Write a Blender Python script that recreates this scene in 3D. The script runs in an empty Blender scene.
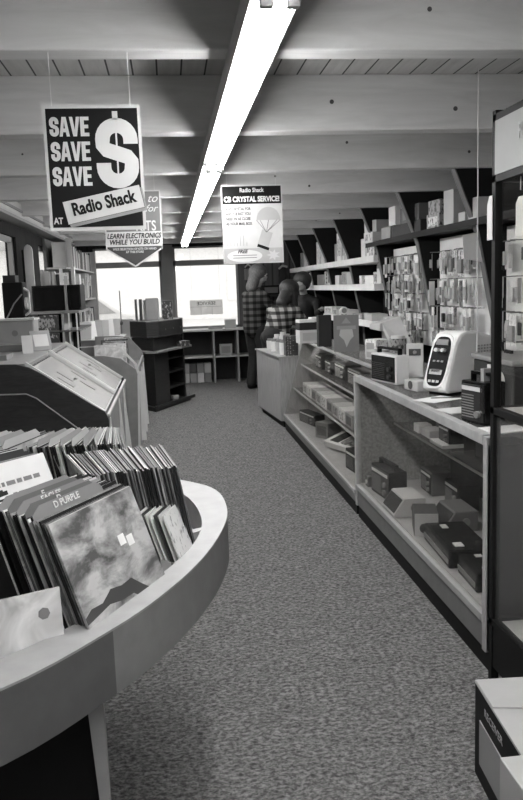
TUBE=14; EXPOSURE=2.1; SKY=0.45; CARPET=(.075,.185,.33)
import bpy, bmesh, math, random
from mathutils import Vector, Matrix
random.seed(7)
C = bpy.context.scene.collection
PI = math.pi
V = Vector

# ---------------------------------------------------------------- materials
def nt(name, rough=0.6, metal=0.0, spec=0.5):
    m = bpy.data.materials.new(name); m.use_nodes = True
    n = m.node_tree; b = n.nodes['Principled BSDF']
    b.inputs['Roughness'].default_value = rough
    b.inputs['Metallic'].default_value = metal
    b.inputs['Specular IOR Level'].default_value = spec
    return m, n, b
def g(v): return (v, v*0.995, v*0.985, 1)
def texco(n, scale=(1,1,1), rot=(0,0,0), src='Object'):
    tc = n.nodes.new('ShaderNodeTexCoord'); mp = n.nodes.new('ShaderNodeMapping')
    mp.inputs['Scale'].default_value = scale; mp.inputs['Rotation'].default_value = rot
    n.links.new(tc.outputs[src], mp.inputs['Vector']); return mp.outputs['Vector']
def ramp(n, fac, stops, interp='LINEAR'):
    r = n.nodes.new('ShaderNodeValToRGB'); e = r.color_ramp.elements
    r.color_ramp.interpolation = interp
    while len(e) < len(stops): e.new(0.5)
    for k, (p, v) in enumerate(stops): e[k].position = p; e[k].color = g(v)
    n.links.new(fac, r.inputs['Fac']); return r.outputs['Color']
def noise(n, vec, scale, detail=3, rough=0.6, dist=0.0):
    t = n.nodes.new('ShaderNodeTexNoise'); t.inputs['Scale'].default_value = scale
    t.inputs['Detail'].default_value = detail; t.inputs['Roughness'].default_value = rough
    t.inputs['Distortion'].default_value = dist
    n.links.new(vec, t.inputs['Vector']); return t.outputs['Fac']
def bump(n, b, h, strength=0.3, dist=0.01):
    k = n.nodes.new('ShaderNodeBump'); k.inputs['Strength'].default_value = strength
    k.inputs['Distance'].default_value = dist
    n.links.new(h, k.inputs['Height']); n.links.new(k.outputs['Normal'], b.inputs['Normal'])
def mottled(name, lo, hi, scale=8, rough=0.6, stretch=(1,1,1), detail=3, metal=0, spec=0.5, p0=0.3, p1=0.7, dist=0.0, src='Object', bmp=0):
    m, n, b = nt(name, rough, metal, spec)
    f = noise(n, texco(n, stretch, src=src), scale, detail, 0.6, dist)
    n.links.new(ramp(n, f, [(p0, lo), (p1, hi)]), b.inputs['Base Color'])
    if bmp: bump(n, b, f, bmp, 0.005)
    return m
def plain(name, v, rough=0.5, metal=0, spec=0.5): return mottled(name, v*0.93, v*1.05, 6, rough, metal=metal, spec=spec)
M = {}
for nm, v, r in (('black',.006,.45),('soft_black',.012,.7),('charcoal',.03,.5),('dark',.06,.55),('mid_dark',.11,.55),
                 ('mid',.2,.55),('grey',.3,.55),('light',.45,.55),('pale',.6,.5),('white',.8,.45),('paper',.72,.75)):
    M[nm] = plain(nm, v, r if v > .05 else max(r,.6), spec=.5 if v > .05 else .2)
M['chrome'] = plain('chrome', .6, .25, 1.0)
M['gloss_black'] = plain('gloss_black', .006, .25, spec=.25)
M['gloss_white'] = plain('gloss_white', .78, .25)
M['laminate_light'] = mottled('laminate_light', .29, .34, 14, .5, (1,1,1))
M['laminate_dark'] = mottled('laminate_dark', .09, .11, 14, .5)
M['tray'] = mottled('tray', .30, .36, 10, .45)
M['walnut'] = mottled('walnut', .018, .04, 7, .45, (1.2,1.2,6), 5, dist=1.0)
M['walnut_h'] = mottled('walnut_h', .016, .04, 7, .45, (1,1,9), 5, dist=1.0)
M['oak'] = mottled('oak', .26, .38, 9, .5, (7,7,.7), 5, dist=.6)
M['oak_frame'] = mottled('oak_frame', .30, .40, 9, .45, (2,2,2), 4)
M['panelling'] = mottled('panelling', .012, .03, 6, .8, (6,6,.5), 4, spec=.1)
M['beam'] = mottled('beam', .5, .62, 3, .6, (.8,5,6), 5, dist=.8)
M['chipboard'] = mottled('chipboard', .2, .34, 60, .8, detail=2)
M['skin'] = plain('skin', .38, .5); M['hair_blond'] = mottled('hair_blond', .05, .2, 30, .6, (6,6,1))
M['hair_dark'] = mottled('hair_dark', .012, .04, 30, .5, (6,6,1))
M['denim'] = mottled('denim', .012, .02, 20, .8)

def emis(name, v, s):
    m, n, b = nt(name); b.inputs['Emission Color'].default_value = (v, v, v, 1)
    b.inputs['Emission Strength'].default_value = s; b.inputs['Base Color'].default_value = g(.8); return m
M['tube'] = emis('tube', 1.0, TUBE)
def glass(name, tint=.96, gloss=.08, alpha_tone=None, fac=.12):
    m = bpy.data.materials.new(name); m.use_nodes = True; n = m.node_tree; n.nodes.clear()
    o = n.nodes.new('ShaderNodeOutputMaterial'); t = n.nodes.new('ShaderNodeBsdfTransparent'); t.inputs['Color'].default_value = g(tint)
    s = n.nodes.new('ShaderNodeBsdfGlossy'); s.inputs['Roughness'].default_value = gloss
    lw = n.nodes.new('ShaderNodeLayerWeight'); lw.inputs['Blend'].default_value = .5
    fr = n.nodes.new('ShaderNodeMath'); fr.operation = 'POWER'; fr.inputs[1].default_value = 5; n.links.new(lw.outputs['Facing'], fr.inputs[0])
    f2 = n.nodes.new('ShaderNodeMath'); f2.operation = 'MULTIPLY_ADD'; f2.inputs[1].default_value = .3; f2.inputs[2].default_value = .018; n.links.new(fr.outputs[0], f2.inputs[0])
    mx = n.nodes.new('ShaderNodeMixShader'); n.links.new(f2.outputs[0], mx.inputs[0])
    n.links.new(t.outputs[0], mx.inputs[1]); n.links.new(s.outputs[0], mx.inputs[2])
    last = mx.outputs[0]
    if alpha_tone is not None:
        d = n.nodes.new('ShaderNodeBsdfDiffuse'); d.inputs['Color'].default_value = g(alpha_tone)
        m2 = n.nodes.new('ShaderNodeMixShader'); m2.inputs[0].default_value = fac
        n.links.new(last, m2.inputs[1]); n.links.new(d.outputs[0], m2.inputs[2]); last = m2.outputs[0]
    n.links.new(last, o.inputs['Surface']); return m
M['glass'] = glass('glass', .97, .03)
M['window_glass'] = glass('window_glass', .98, .02)
M['dusty_glass'] = glass('dusty_glass', .95, .08, .5, .07)
M['plexi'] = glass('plexi', .93, .12, .5, .15)

# carpet: looped pile, salt and pepper
m, n, b = nt('carpet', .95, 0, .1)
vec = texco(n, (1, 1.45, 1))
f1 = noise(n, vec, 50, 4, .75, .3); f2 = noise(n, vec, 9, 2)
mx = n.nodes.new('ShaderNodeMix'); mx.data_type = 'RGBA'; mx.blend_type = 'MULTIPLY'; mx.inputs[0].default_value = 1
n.links.new(ramp(n, f1, [(.38, CARPET[0]), (.50, CARPET[1]), (.62, CARPET[2])]), mx.inputs[6]); n.links.new(ramp(n, f2, [(.3, .75), (.7, 1.0)]), mx.inputs[7])
n.links.new(mx.outputs[2], b.inputs['Base Color']); bump(n, b, f1, .8, .012); M['carpet'] = m
# ceiling planks running away from the camera (along Y), 0.106 m wide with dark joints
m, n, b = nt('ceiling_planks', .65)
br = n.nodes.new('ShaderNodeTexBrick'); n.links.new(texco(n, (1,1,1), (0,0,PI/2)), br.inputs['Vector'])
br.inputs['Scale'].default_value = 1; br.inputs['Brick Width'].default_value = 60; br.inputs['Row Height'].default_value = .106
br.inputs['Mortar Size'].default_value = .004; br.inputs['Color1'].default_value = g(.56); br.inputs['Color2'].default_value = g(.46); br.inputs['Mortar'].default_value = g(.02)
f = noise(n, texco(n, (6,.6,1)), 6, 4); mx = n.nodes.new('ShaderNodeMix'); mx.data_type = 'RGBA'; mx.blend_type = 'MULTIPLY'; mx.inputs[0].default_value = 1
n.links.new(br.outputs['Color'], mx.inputs[6]); n.links.new(ramp(n, f, [(.3,.8),(.7,1)]), mx.inputs[7]); n.links.new(mx.outputs[2], b.inputs['Base Color']); M['planks'] = m
# vertical board panelling on the back wall
m, n, b = nt('board_panelling', .5)
br = n.nodes.new('ShaderNodeTexBrick'); n.links.new(texco(n, (1,1,1), (PI/2,0,PI/2), ), br.inputs['Vector'])
w = n.nodes.new('ShaderNodeTexWave'); w.wave_type='BANDS'; w.bands_direction='X'; w.inputs['Scale'].default_value = 2.2
n.links.new(texco(n), w.inputs['Vector']); n.links.new(ramp(n, w.outputs['Fac'], [(.0,.008),(.06,.06),(.5,.085),(1,.07)]), b.inputs['Base Color']); M['boards'] = m

def plaid(name, a, bb, c_, s=1.0):
    m, n, b = nt(name, .9, 0, .1); vec = texco(n)
    def wave(d, sc, st):
        w = n.nodes.new('ShaderNodeTexWave'); w.bands_direction = d; w.inputs['Scale'].default_value = sc
        n.links.new(vec, w.inputs['Vector']); return ramp(n, w.outputs['Fac'], st)
    tc2 = texco(n, (1,1,1), (0,0,-.8)); vec = tc2
    x = wave('X', 3.2*s, [(.30, a), (.6, 1)]); z = wave('Z', 3.4*s, [(.30, bb), (.6, 1)])
    m1 = n.nodes.new('ShaderNodeMix'); m1.data_type='RGBA'; m1.blend_type='MULTIPLY'; m1.inputs[0].default_value = 1
    m2 = n.nodes.new('ShaderNodeMix'); m2.data_type='RGBA'; m2.blend_type='MULTIPLY'; m2.inputs[0].default_value = 1
    n.links.new(x, m1.inputs[6]); n.links.new(z, m1.inputs[7]); n.links.new(m1.outputs[2], m2.inputs[6]); m2.inputs[7].default_value = g(c_)
    n.links.new(m2.outputs[2], b.inputs['Base Color']); return m
M['plaid_dark'] = plaid('plaid_dark', .4, .3, .10, 1.0); M['plaid_light'] = plaid('plaid_light', .3, .2, .34, 1.0)

m = bpy.data.materials.new('backlit_paper'); m.use_nodes = True; n = m.node_tree; n.nodes.clear(); o_ = n.nodes.new('ShaderNodeOutputMaterial')
d_ = n.nodes.new('ShaderNodeBsdfDiffuse'); t_ = n.nodes.new('ShaderNodeBsdfTranslucent'); x_ = n.nodes.new('ShaderNodeMixShader'); d_.inputs[0].default_value = g(.88); t_.inputs[0].default_value = g(.88)
n.links.new(d_.outputs[0], x_.inputs[1]); n.links.new(t_.outputs[0], x_.inputs[2]); n.links.new(x_.outputs[0], o_.inputs[0]); M['backlit'] = m
M['chamber'] = plain('chamber', .14, .6)
# printed covers: blocky artwork in greys (world-independent, object space)
def cover(name, lo, hi, scale, p0=.35, p1=.62, dist=1.5, rough=.35, stretch=(1,1,1)):
    return mottled(name, lo, hi, scale, rough, stretch, 3, p0=p0, p1=p1, dist=dist)
COV = [cover('sleeve_cover_%s' % a, lo, hi, sc) for a, lo, hi, sc in (('ash',.1,.5,6),('night',.006,.05,8),('fog',.35,.7,5),('steel',.12,.25,9),
       ('snow',.5,.8,7),('ink',.006,.02,4),('graphite',.03,.2,11),('cloud',.25,.6,4),('smoke',.08,.3,6),('chalk',.3,.75,12))]
M['cloud_cover'] = mottled('cloud_cover', .10, .50, 8, .35, (1,1,1.7), 9, p0=.40, p1=.60, dist=.35)
M['shrink_cover'] = cover('shrink_cover', .45, .8, 9, .3, .6, 1.0, .15)
def printed(name, base, ink, sx=40, thresh=.55):
    """rows of small print on pale card"""
    m, n, b = nt(name, .5)
    f = noise(n, texco(n, (sx, sx, sx*.5)), 2.2, 2); n.links.new(ramp(n, f, [(thresh-.04, base), (thresh+.04, ink)]), b.inputs['Base Color']); return m
M['print_light'] = printed('print_light', .6, .08, 26); M['print_grey'] = printed('print_grey', .28, .04, 26); M['print_dark'] = printed('print_dark', .04, .4, 22, .6)
M['print_white'] = printed('print_white', .75, .3, 30, .6)

# ---------------------------------------------------------------- mesh helpers
class MB:
    def __init__(s): s.bm = bmesh.new()
    def hexa(s, p):   # 8 points: bottom ring 0-3, top ring 4-7
        v = [s.bm.verts.new(q) for q in p]
        for f in ((3,2,1,0),(4,5,6,7),(0,1,5,4),(1,2,6,5),(2,3,7,6),(3,0,4,7)): s.bm.faces.new([v[i] for i in f])
        return s
    def box(s, x0, x1, y0, y1, z0, z1):
        return s.hexa([(x0,y0,z0),(x1,y0,z0),(x1,y1,z0),(x0,y1,z0),(x0,y0,z1),(x1,y0,z1),(x1,y1,z1),(x0,y1,z1)])
    def cbox(s, c, w, d, h): return s.box(c[0]-w/2,c[0]+w/2,c[1]-d/2,c[1]+d/2,c[2],c[2]+h)
    def prism(s, pts, axis, a, b):
        def P(p, t): return {'x':(t,p[0],p[1]),'y':(p[0],t,p[1]),'z':(p[0],p[1],t)}[axis]
        A = [s.bm.verts.new(P(p,a)) for p in pts]; B = [s.bm.verts.new(P(p,b)) for p in pts]; k = len(pts)
        s.bm.faces.new(A); s.bm.faces.new(B[::-1])
        for i in range(k): s.bm.faces.new([A[i],A[(i+1)%k],B[(i+1)%k],B[i]])
        return s
    def cyl(s, p0, p1, r0, r1=None, n=12, cap=True):
        r1 = r0 if r1 is None else r1; p0, p1 = V(p0), V(p1); d = (p1-p0).normalized()
        a = d.orthogonal().normalized(); b_ = d.cross(a); R0, R1 = [], []
        for i in range(n):
            t = 2*PI*i/n; o = a*math.cos(t)+b_*math.sin(t)
            R0.append(s.bm.verts.new(p0+o*r0)); R1.append(s.bm.verts.new(p1+o*r1))
        for i in range(n): s.bm.faces.new([R0[i],R0[(i+1)%n],R1[(i+1)%n],R1[i]])
        if cap: s.bm.faces.new(R0[::-1]); s.bm.faces.new(R1)
        return s
    def tube(s, pts, r, n=8):
        for a, b_ in zip(pts, pts[1:]): s.cyl(a, b_, r, r, n)
        return s
    def ball(s, c, r, sc=(1,1,1), seg=14, rot=None):
        m_ = Matrix.Translation(c) @ (rot.to_4x4() if rot else Matrix.Identity(4)) @ Matrix.Diagonal((r*sc[0], r*sc[1], r*sc[2], 1))
        bmesh.ops.create_uvsphere(s.bm, u_segments=seg, v_segments=max(6, seg*2//3), radius=1, matrix=m_); return s
    def strip(s, ring, z0, z1, closed=False):
        A = [s.bm.verts.new((p[0],p[1],z0)) for p in ring]; B = [s.bm.verts.new((p[0],p[1],z1)) for p in ring]
        for i in range(len(ring)-(0 if closed else 1)):
            j = (i+1) % len(ring); s.bm.faces.new([A[i],A[j],B[j],B[i]])
        return s
    def build(s, name, mat, parent=None, smooth=False, bevel=0, solid=0):
        bmesh.ops.remove_doubles(s.bm, verts=s.bm.verts, dist=1e-6) if False else None
        bmesh.ops.recalc_face_normals(s.bm, faces=s.bm.faces)
        if smooth:
            for f in s.bm.faces: f.smooth = True
        me = bpy.data.meshes.new(name); s.bm.to_mesh(me); s.bm.free()
        me.materials.append(M[mat] if isinstance(mat, str) else mat)
        o = bpy.data.objects.new(name, me); C.objects.link(o)
        if parent: o.parent = parent
        if solid:
            q = o.modifiers.new('Solidify', 'SOLIDIFY'); q.thickness = solid; q.offset = 0
        if bevel:
            q = o.modifiers.new('Bevel', 'BEVEL'); q.width = bevel; q.segments = 2; q.limit_method = 'ANGLE'
        return o
def tag(o, label=None, cat=None, group=None, kind=None):
    if label:
        o['label'] = label
        if len(label.split()) > 16: print('LONG', len(label.split()), label)
    if cat: o['category'] = cat
    if group: o['group'] = group
    if kind: o['kind'] = kind
    return o
def thing(name, label, cat, loc=(0,0,0), rz=0, group=None, mat=None):
    o = bpy.data.objects.new(name, None); C.objects.link(o); o.empty_display_size = .05
    if mat is not None: o.matrix_world = mat
    else: o.location = loc; o.rotation_euler = (0,0,rz)
    return tag(o, label, cat, group)
def struct(name, mb, mat, **k):
    o = mb.build(name, mat, **k); o['kind'] = 'structure'; return o
def copy_tree(o, parent=None):
    c = o.copy(); C.objects.link(c)
    if parent: c.parent = parent
    for ch in list(o.children): copy_tree(ch, c)
    return c
_tc = {}
def text(name, s, size, mat, parent, loc, rot=(PI/2,0,0), sx=1, bold=0, align='CENTER', ext=.0006, shear=0, spacing=1, mirror=False):
    cu = bpy.data.curves.new('t', 'FONT'); cu.body = s; cu.size = size; cu.align_x = align; cu.align_y = 'CENTER'
    cu.offset = bold; cu.extrude = ext; cu.shear = shear; cu.space_character = spacing; cu.resolution_u = 3
    t = bpy.data.objects.new('t', cu); C.objects.link(t); bpy.context.view_layer.update()
    me = bpy.data.meshes.new_from_object(t.evaluated_get(bpy.context.evaluated_depsgraph_get()))
    bpy.data.objects.remove(t); bpy.data.curves.remove(cu); me.name = name
    me.materials.clear(); me.materials.append(M[mat] if isinstance(mat, str) else mat)
    o = bpy.data.objects.new(name, me); C.objects.link(o); o.parent = parent
    o.location = loc; o.rotation_euler = rot; o.scale = (-sx if mirror else sx, 1, 1); return o
def crom(P, k=6):
    out = []
    for i in range(len(P)-1):
        p0 = P[max(i-1,0)]; p1 = P[i]; p2 = P[i+1]; p3 = P[min(i+2,len(P)-1)]
        for j in range(k):
            t = j/k
            out.append(tuple(.5*((2*p1[a])+(-p0[a]+p2[a])*t+(2*p0[a]-5*p1[a]+4*p2[a]-p3[a])*t*t+(-p0[a]+3*p1[a]-3*p2[a]+p3[a])*t**3) for a in (0,1)))
    out.append(tuple(P[-1])); return out

# ---------------------------------------------------------------- camera
R = [[0.992428212231141, -0.0510982924192326, 0.11169247100650881], [-0.11784914091748382, -0.13990646675765459, 0.9831265231618971], [-0.03460958758367765, -0.9888453595336472, -0.14486901454783166]]
cd = bpy.data.cameras.new('camera'); cam = bpy.data.objects.new('camera', cd); C.objects.link(cam)
mw = Matrix.Identity(4)
for i in range(3): mw[i][0] = R[i][0]; mw[i][1] = -R[i][1]; mw[i][2] = -R[i][2]
mw[2][3] = 1.5; cam.matrix_world = mw
cd.sensor_fit = 'HORIZONTAL'; cd.sensor_width = 24; cd.lens = 780/523*24; cd.clip_start = .02; cd.clip_end = 300
sc = bpy.context.scene; sc.camera = cam
sc.view_settings.view_transform = 'Standard'; sc.view_settings.look = 'None'; sc.view_settings.gamma = 1; sc.view_settings.use_curve_mapping = False
sc.view_settings.exposure = EXPOSURE
w = bpy.data.worlds.new('world'); sc.world = w; w.use_nodes = True
w.node_tree.nodes['Background'].inputs[0].default_value = (1,1,1,1); w.node_tree.nodes['Background'].inputs[1].default_value = SKY
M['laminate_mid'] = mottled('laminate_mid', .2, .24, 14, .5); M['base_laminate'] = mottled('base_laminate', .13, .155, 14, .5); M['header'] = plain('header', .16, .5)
# ================================================================ SETTING
XL, XR, YB, YF = -1.4, 2.42, 12.9, -3.0
ZB, ZC = 2.2, 2.45
struct('floor', MB().box(XL-.1, XR+.1, YF, YB+.1, -.05, 0), 'carpet')
struct('ceiling', MB().box(XL-.1, XR+.1, YF, YB+.1, ZC, ZC+.06), 'planks')
struct('wall_right', MB().box(XR, XR+.1, YF, YB+.1, 0, ZC), 'soft_black')
struct('wall_rear', MB().box(XL-.1, XR+.1, YF-.1, YF, 0, ZC), 'grey')
# left wall with two window openings
wl = MB(); wl.box(XL-.1, XL, YF, 6.7, 0, ZC); wl.box(XL-.1, XL, 7.7, 9.0, 0, ZC); wl.box(XL-.1, XL, 10.5, YB+.1, 0, ZC)
for a, b_ in ((6.7,7.7),(9.0,10.5)): wl.box(XL-.1, XL, a, b_, 0, 1.1); wl.box(XL-.1, XL, a, b_, 2.03, ZC)
struct('wall_left', wl, 'panelling')
k = 1
for a, b_ in ((6.7,7.7),(9.0,10.5)):
    wn = struct('window_%d' % k, MB().box(XL-.07, XL-.03, a, a+.05, 1.1, 2.03).box(XL-.07, XL-.03, b_-.05, b_, 1.1, 2.03).box(XL-.07, XL-.03, a, b_, 1.1, 1.15).box(XL-.07, XL-.03, a, b_, 1.98, 2.03), 'mid')
    MB().box(XL-.052, XL-.048, a+.05, b_-.05, 1.15, 1.98).build('pane', 'window_glass', wn); k += 1
# back wall: bays, transoms above, post between, dark boards to the right
YW = 12.85
bw = MB(); bw.box(XL-.1, -1.16, YW, YW+.1, 0, ZC); bw.box(-1.16, 1.15, YW, YW+.1, 0, .84); bw.box(-1.16, 1.15, YW, YW+.1, 2.17, ZC)
struct('wall_back', bw, 'panelling')
struct('wall_back_boards', MB().box(1.15, XR+.1, YW, YW+.1, 0, ZC), 'boards')
struct('trim_1', MB().box(-.09, .10, YW-.06, YW+.1, 0, 2.2), 'mid', bevel=.005)
for a, b_ in ((-1.16,-.09),(.10,1.15)):
    fr = MB(); fr.box(a, b_, YW+.02, YW+.06, 1.86, 1.95).box(a, a+.035, YW+.02, YW+.06, .84, 2.17).box(b_-.035, b_, YW+.02, YW+.06, .84, 2.17).box(a, b_, YW+.02, YW+.06, .84, .88).box(a, b_, YW+.02, YW+.06, 2.14, 2.17)
    wn = struct('window_%d' % k, fr, 'grey'); k += 1
    MB().box(a+.035, b_-.035, YW+.038, YW+.042, .88, 1.86).build('pane', 'window_glass', wn)
    MB().box(a+.035, b_-.035, YW+.038, YW+.042, 1.95, 2.14).build('transom_pane', 'window_glass', wn)
struct('trim_2', MB().box(-1.2, 1.18, YW-.03, YW+.02, .80, .84), 'light', bevel=.004)
# ceiling beams and the dark tapering bents that carry them down the right wall
n_ = 3
yb = [2.5+1.245*i for i in range(-4, 9)]
for y in yb:
    o = struct('trim_%d' % n_, MB().box(XL, XR, y-.05, y+.05, ZB, ZC), 'beam', bevel=.006); n_ += 1
    # knots in the timber face
    kb = MB()
    for q in range(3):
        kx = random.uniform(XL, XR); kz = random.uniform(ZB+.05, ZC-.05); kb.cyl((kx, y-.0515, kz), (kx, y-.0495, kz), random.uniform(.006,.011), n=10)
    kb.build('knot', 'dark', o)
for y in yb:
    if y < 3: continue
    yy = y+.02
    p = [(1.87,2.2),(2.03,1.8),(2.13,1.3),(2.2,1.0),(2.26,0),(XR,0),(XR,2.2)]
    o = struct('trim_%d' % n_, MB().prism(p, 'y', yy-.03, yy+.03), 'soft_black'); n_ += 1
    e = MB()
    for (a, b_) in zip(p[:4], p[1:5]): e.hexa([(a[0]-.008,yy-.035,a[1]),(b_[0]-.008,yy-.035,b_[1]),(b_[0]-.008,yy+.035,b_[1]),(a[0]-.008,yy+.035,a[1]),(a[0],yy-.035,a[1]),(b_[0],yy-.035,b_[1]),(b_[0],yy+.035,b_[1]),(a[0],yy+.035,a[1])])
    e.build('edging', 'mid_dark', o)
# rail over the left-hand windows
cv = MB(); cv.prism([(XL,2.16),(XL+.10,2.16),(XL+.12,2.20),(XL+.12,2.30),(XL+.09,2.33),(XL,2.33)], 'y', 3.0, 11.3)
struct('trim_%d' % n_, cv, 'light'); n_ += 1
struct('trim_%d' % n_, MB().box(XL, XL+.16, 3.0, 11.3, 2.135, 2.16).box(XL+.12, XL+.135, 3.0, 11.3, 2.225, 2.245), 'mid'); n_ += 1

# outside: bright forecourt, a low building and a parked car
struct('forecourt_ground', MB().box(-40, 40, 13.1, 60, -.12, -.06), 'pale')
struct('side_yard_ground', MB().box(-40, XL-.2, -10, 13.1, -.12, -.06), 'pale')
b0 = thing('building', 'long pale flat roofed building across the forecourt seen through the windows', 'building', (0,40,-.06))
MB().box(-16, 14, 0, 8, 0, 3.7).build('wall', 'white', b0); MB().box(-16.4, 14.4, -.5, 8.3, 3.7, 4.1).build('roof', 'light', b0)
for q in range(5): MB().box(-12+5*q, -9.5+5*q, -.06, .02, .9, 2.4).build('window', 'white', b0)
c0 = thing('parked_car', 'pale parked saloon car outside the left window behind the shop shelves', 'car', (-2.6,20.5,-.06), .25)
prof = [(-2.1,.35),(-2.1,.75),(-1.95,.9),(-1.1,.98),(-.55,1.4),(.7,1.42),(1.3,1.0),(2.0,.92),(2.15,.7),(2.15,.35)]
MB().prism(prof, 'y', -.8, .8).build('body', 'pale', c0, bevel=.06)
MB().prism([(-.98,.98),(-.52,1.34),(.05,1.35),(.05,.98)], 'y', -.815, .815).build('window', 'grey', c0); MB().prism([(.12,.98),(.12,1.35),(.66,1.35),(1.12,1.0)], 'y', -.815, .815).build('window', 'grey', c0)
for x_ in (-1.35, 1.35):
    for y_ in (-.72, .72): MB().cyl((x_,y_-.1,.32),(x_,y_+.1,.32),.32,n=20).build('wheel','dark',c0)
MB().box(2.1,2.2,-.75,.75,.4,.55).build('bumper','chrome',c0)

# ---------------------------------------------------------------- fluorescent fittings
XF = .27; L = 2.44
def fitting(y0, label, grp=None):
    t = thing('fluorescent_light', label, 'ceiling light', (XF, y0, ZB), 0, grp)
    MB().prism([(-.056,0),(-.056,-.071),(-.052,-.071),(-.05,-.068),(-.03,-.072),(.03,-.072),(.05,-.068),(.052,-.071),(.056,-.071),(.056,0)], 'y', .01, L-.01).build('housing', 'light', t)
    for s in (-.029, .029):
        MB().cyl((s*.9,.05,-.090),(s*.9,L-.05,-.090),.0135,n=12).build('tube', 'tube', t, smooth=True)
        for yy in (.045, L-.045): MB().box(s-.015,s+.015,yy-.012,yy+.012,-.110,-.066).build('socket','light',t,bevel=.004)
    return t
names = ['fluorescent strip light nearest the camera, cut by the top of the photo','fluorescent strip light above the SAVE poster, second from the top','fluorescent strip light passing left of the crystal service poster','fourth fluorescent strip light along the ceiling, behind the crystal poster level','fluorescent strip light farthest away, ending by the front windows']
for i in range(-2, 4):
    fitting(1.72+2.45*i, 'fluorescent strip light overhead behind the photographer' if i < -1 else names[i+1])

# ================================================================ POSTERS (local: x right, z up, origin top centre)
def card(w, h): return [(-w/2,-h),(w/2,-h),(w/2,0),(-w/2,0)]
def hang(t, w, top):
    for s in (-1, 1): MB().cyl((s*w*.4,0,-.004),(s*w*.4,0,ZB-top),.0008,n=5).build('hanging_string','white',t)
ya = 2.47
w_, h_ = .288, .368
t = thing('save_poster', 'black SAVE SAVE SAVE dollar poster with a white border hanging from a beam', 'poster', (-.2,ya,2.052))
MB().prism(card(w_,h_),'y',0,.0015).build('card','pale',t)
MB().prism([(-w_/2+.009,-h_+.011),(w_/2-.009,-h_+.011),(w_/2-.009,-.011),(-w_/2+.009,-.011)],'y',-.0008,0).build('black_field','black',t)
def thick(mb, pts, wd, y0, y1):
    L_, R_ = [], []
    for i, p in enumerate(pts):
        a = V(pts[max(i-1,0)]); c_ = V(pts[min(i+1,len(pts)-1)]); d = (c_-a).normalized(); nn = V((-d.y,d.x))*wd/2
        L_.append(V(p)+nn); R_.append(V(p)-nn)
    for i in range(len(pts)-1):
        q = [L_[i],R_[i],R_[i+1],L_[i+1]]; mb.hexa([(v.x,y1,v.y) for v in q]+[(v.x,y0,v.y) for v in q])
def s_path(cx, cz, w, h, wd, up=1.0):
    rx = w/2-wd/2; H = h/2-wd/2; r = min(rx, H/2)
    P = [(rx, H-r*.95-.0*h)]
    arc = lambda x, z, a0, a1, rr: [(x+rr*math.cos(a0+(a1-a0)*k/6), z+rr*math.sin(a0+(a1-a0)*k/6)) for k in range(7)]
    P = [(rx, H*.34)]+arc(rx-r, H-r, 0, PI/2, r)+arc(-rx+r, H-r, PI/2, PI, r)+[(-rx, H*.30)]+[(-rx+.25*rx, H*.13),(0,0),(rx-.25*rx,-H*.13)]+[(rx,-H*.30)]+arc(rx-r,-H+r,0,-PI/2,r)+arc(-rx+r,-H+r,-PI/2,-PI,r)+[(-rx,-H*.34)]
    return [(cx+x, cz+z) for x, z in P]
for i, zz in enumerate((-.063,-.1345,-.207)):
    hh, lw, st = .056, .0275, .0115; x0 = -.126
    q = MB(); thick(q, s_path(x0+lw/2, zz, lw, hh, st*.95), st*.95, -.0014, -.0008); q.build('letter_s','pale',t)
    for nm_, xa, P_ in (('letter_a',x0+.0285,[(0,0),(.30,0),(.37,.22),(.63,.22),(.70,0),(1,0),(.70,1),(.30,1)]),('letter_v',x0+.0590,[(0,1),(.32,1),(.5,.32),(.68,1),(1,1),(.68,0),(.32,0)])):
        MB().prism([(xa+p[0]*.0300,zz-hh/2+p[1]*hh) for p in P_],'y',-.0014,-.0008).build(nm_,'pale',t)
    MB().prism([(x0+.0285+.0125,zz-.005),(x0+.0285+.0175,zz-.005),(x0+.0285+.015,zz+.014)],'y',-.0019,-.0014).build('letter_gap','black',t)
    xa = x0+.0905; q = MB().box(xa,xa+st,-.0014,-.0008,zz-hh/2,zz+hh/2)
    for k in (-1,0,1): q.box(xa+st,xa+.0255-.002*(k==0),-.0014,-.0008,zz+k*(hh/2-.005)-.005,zz+k*(hh/2-.005)+.005)
    q.build('letter_e','pale',t)
q = MB(); thick(q, s_path(.069,-.142,.126,.205,.043), .043, -.0016, -.0008)
q.box(.060,.076,-.0016,-.0008,-.045,-.020); q.build('dollar_sign','pale',t)
for q0 in ((.0665,.0715,-.132,-.080),(.0665,.0715,-.205,-.152)): MB().box(q0[0],q0[1],-.0022,-.0014,q0[2],q0[3]).build('dollar_bar','pale',t)
plate = MB(); cw, ch = .238, .070
plate.prism([(-cw/2,-ch/2),(cw/2,-ch/2),(cw/2,ch/2),(-cw/2,ch/2)],'y',-.0026,-.0018); pl_ = plate.build('name_plate','pale',t); pl_.location=(.02,0,-.292); pl_.rotation_euler=(0,-math.radians(11.5),0)
sh = MB().prism([(-cw/2,-ch/2),(cw/2,-ch/2),(cw/2,ch/2),(-cw/2,ch/2)],'y',-.0016,-.0010).build('plate_backing','grey',t); sh.location=(.027,0,-.300); sh.rotation_euler=(0,-math.radians(11.5),0)
bd = MB()
for a in ((-cw/2,cw/2,ch/2-.0012,ch/2),(-cw/2,cw/2,-ch/2,-ch/2+.0012),(-cw/2,-cw/2+.0012,-ch/2,ch/2),(cw/2-.0012,cw/2,-ch/2,ch/2)): bd.box(a[0],a[1],-.003,-.0026,a[2],a[3])
bd.build('plate_border','black',pl_)
text('shop_name','Radio Shack',.052,'black',pl_,(0,-.0032,.004),sx=.76,bold=.0019)
text('small_lettering','AT',.026,'pale',t,(-.118,-.0014,-.338),sx=.8,bold=.0008)
hang(t, w_, 2.052)

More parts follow.
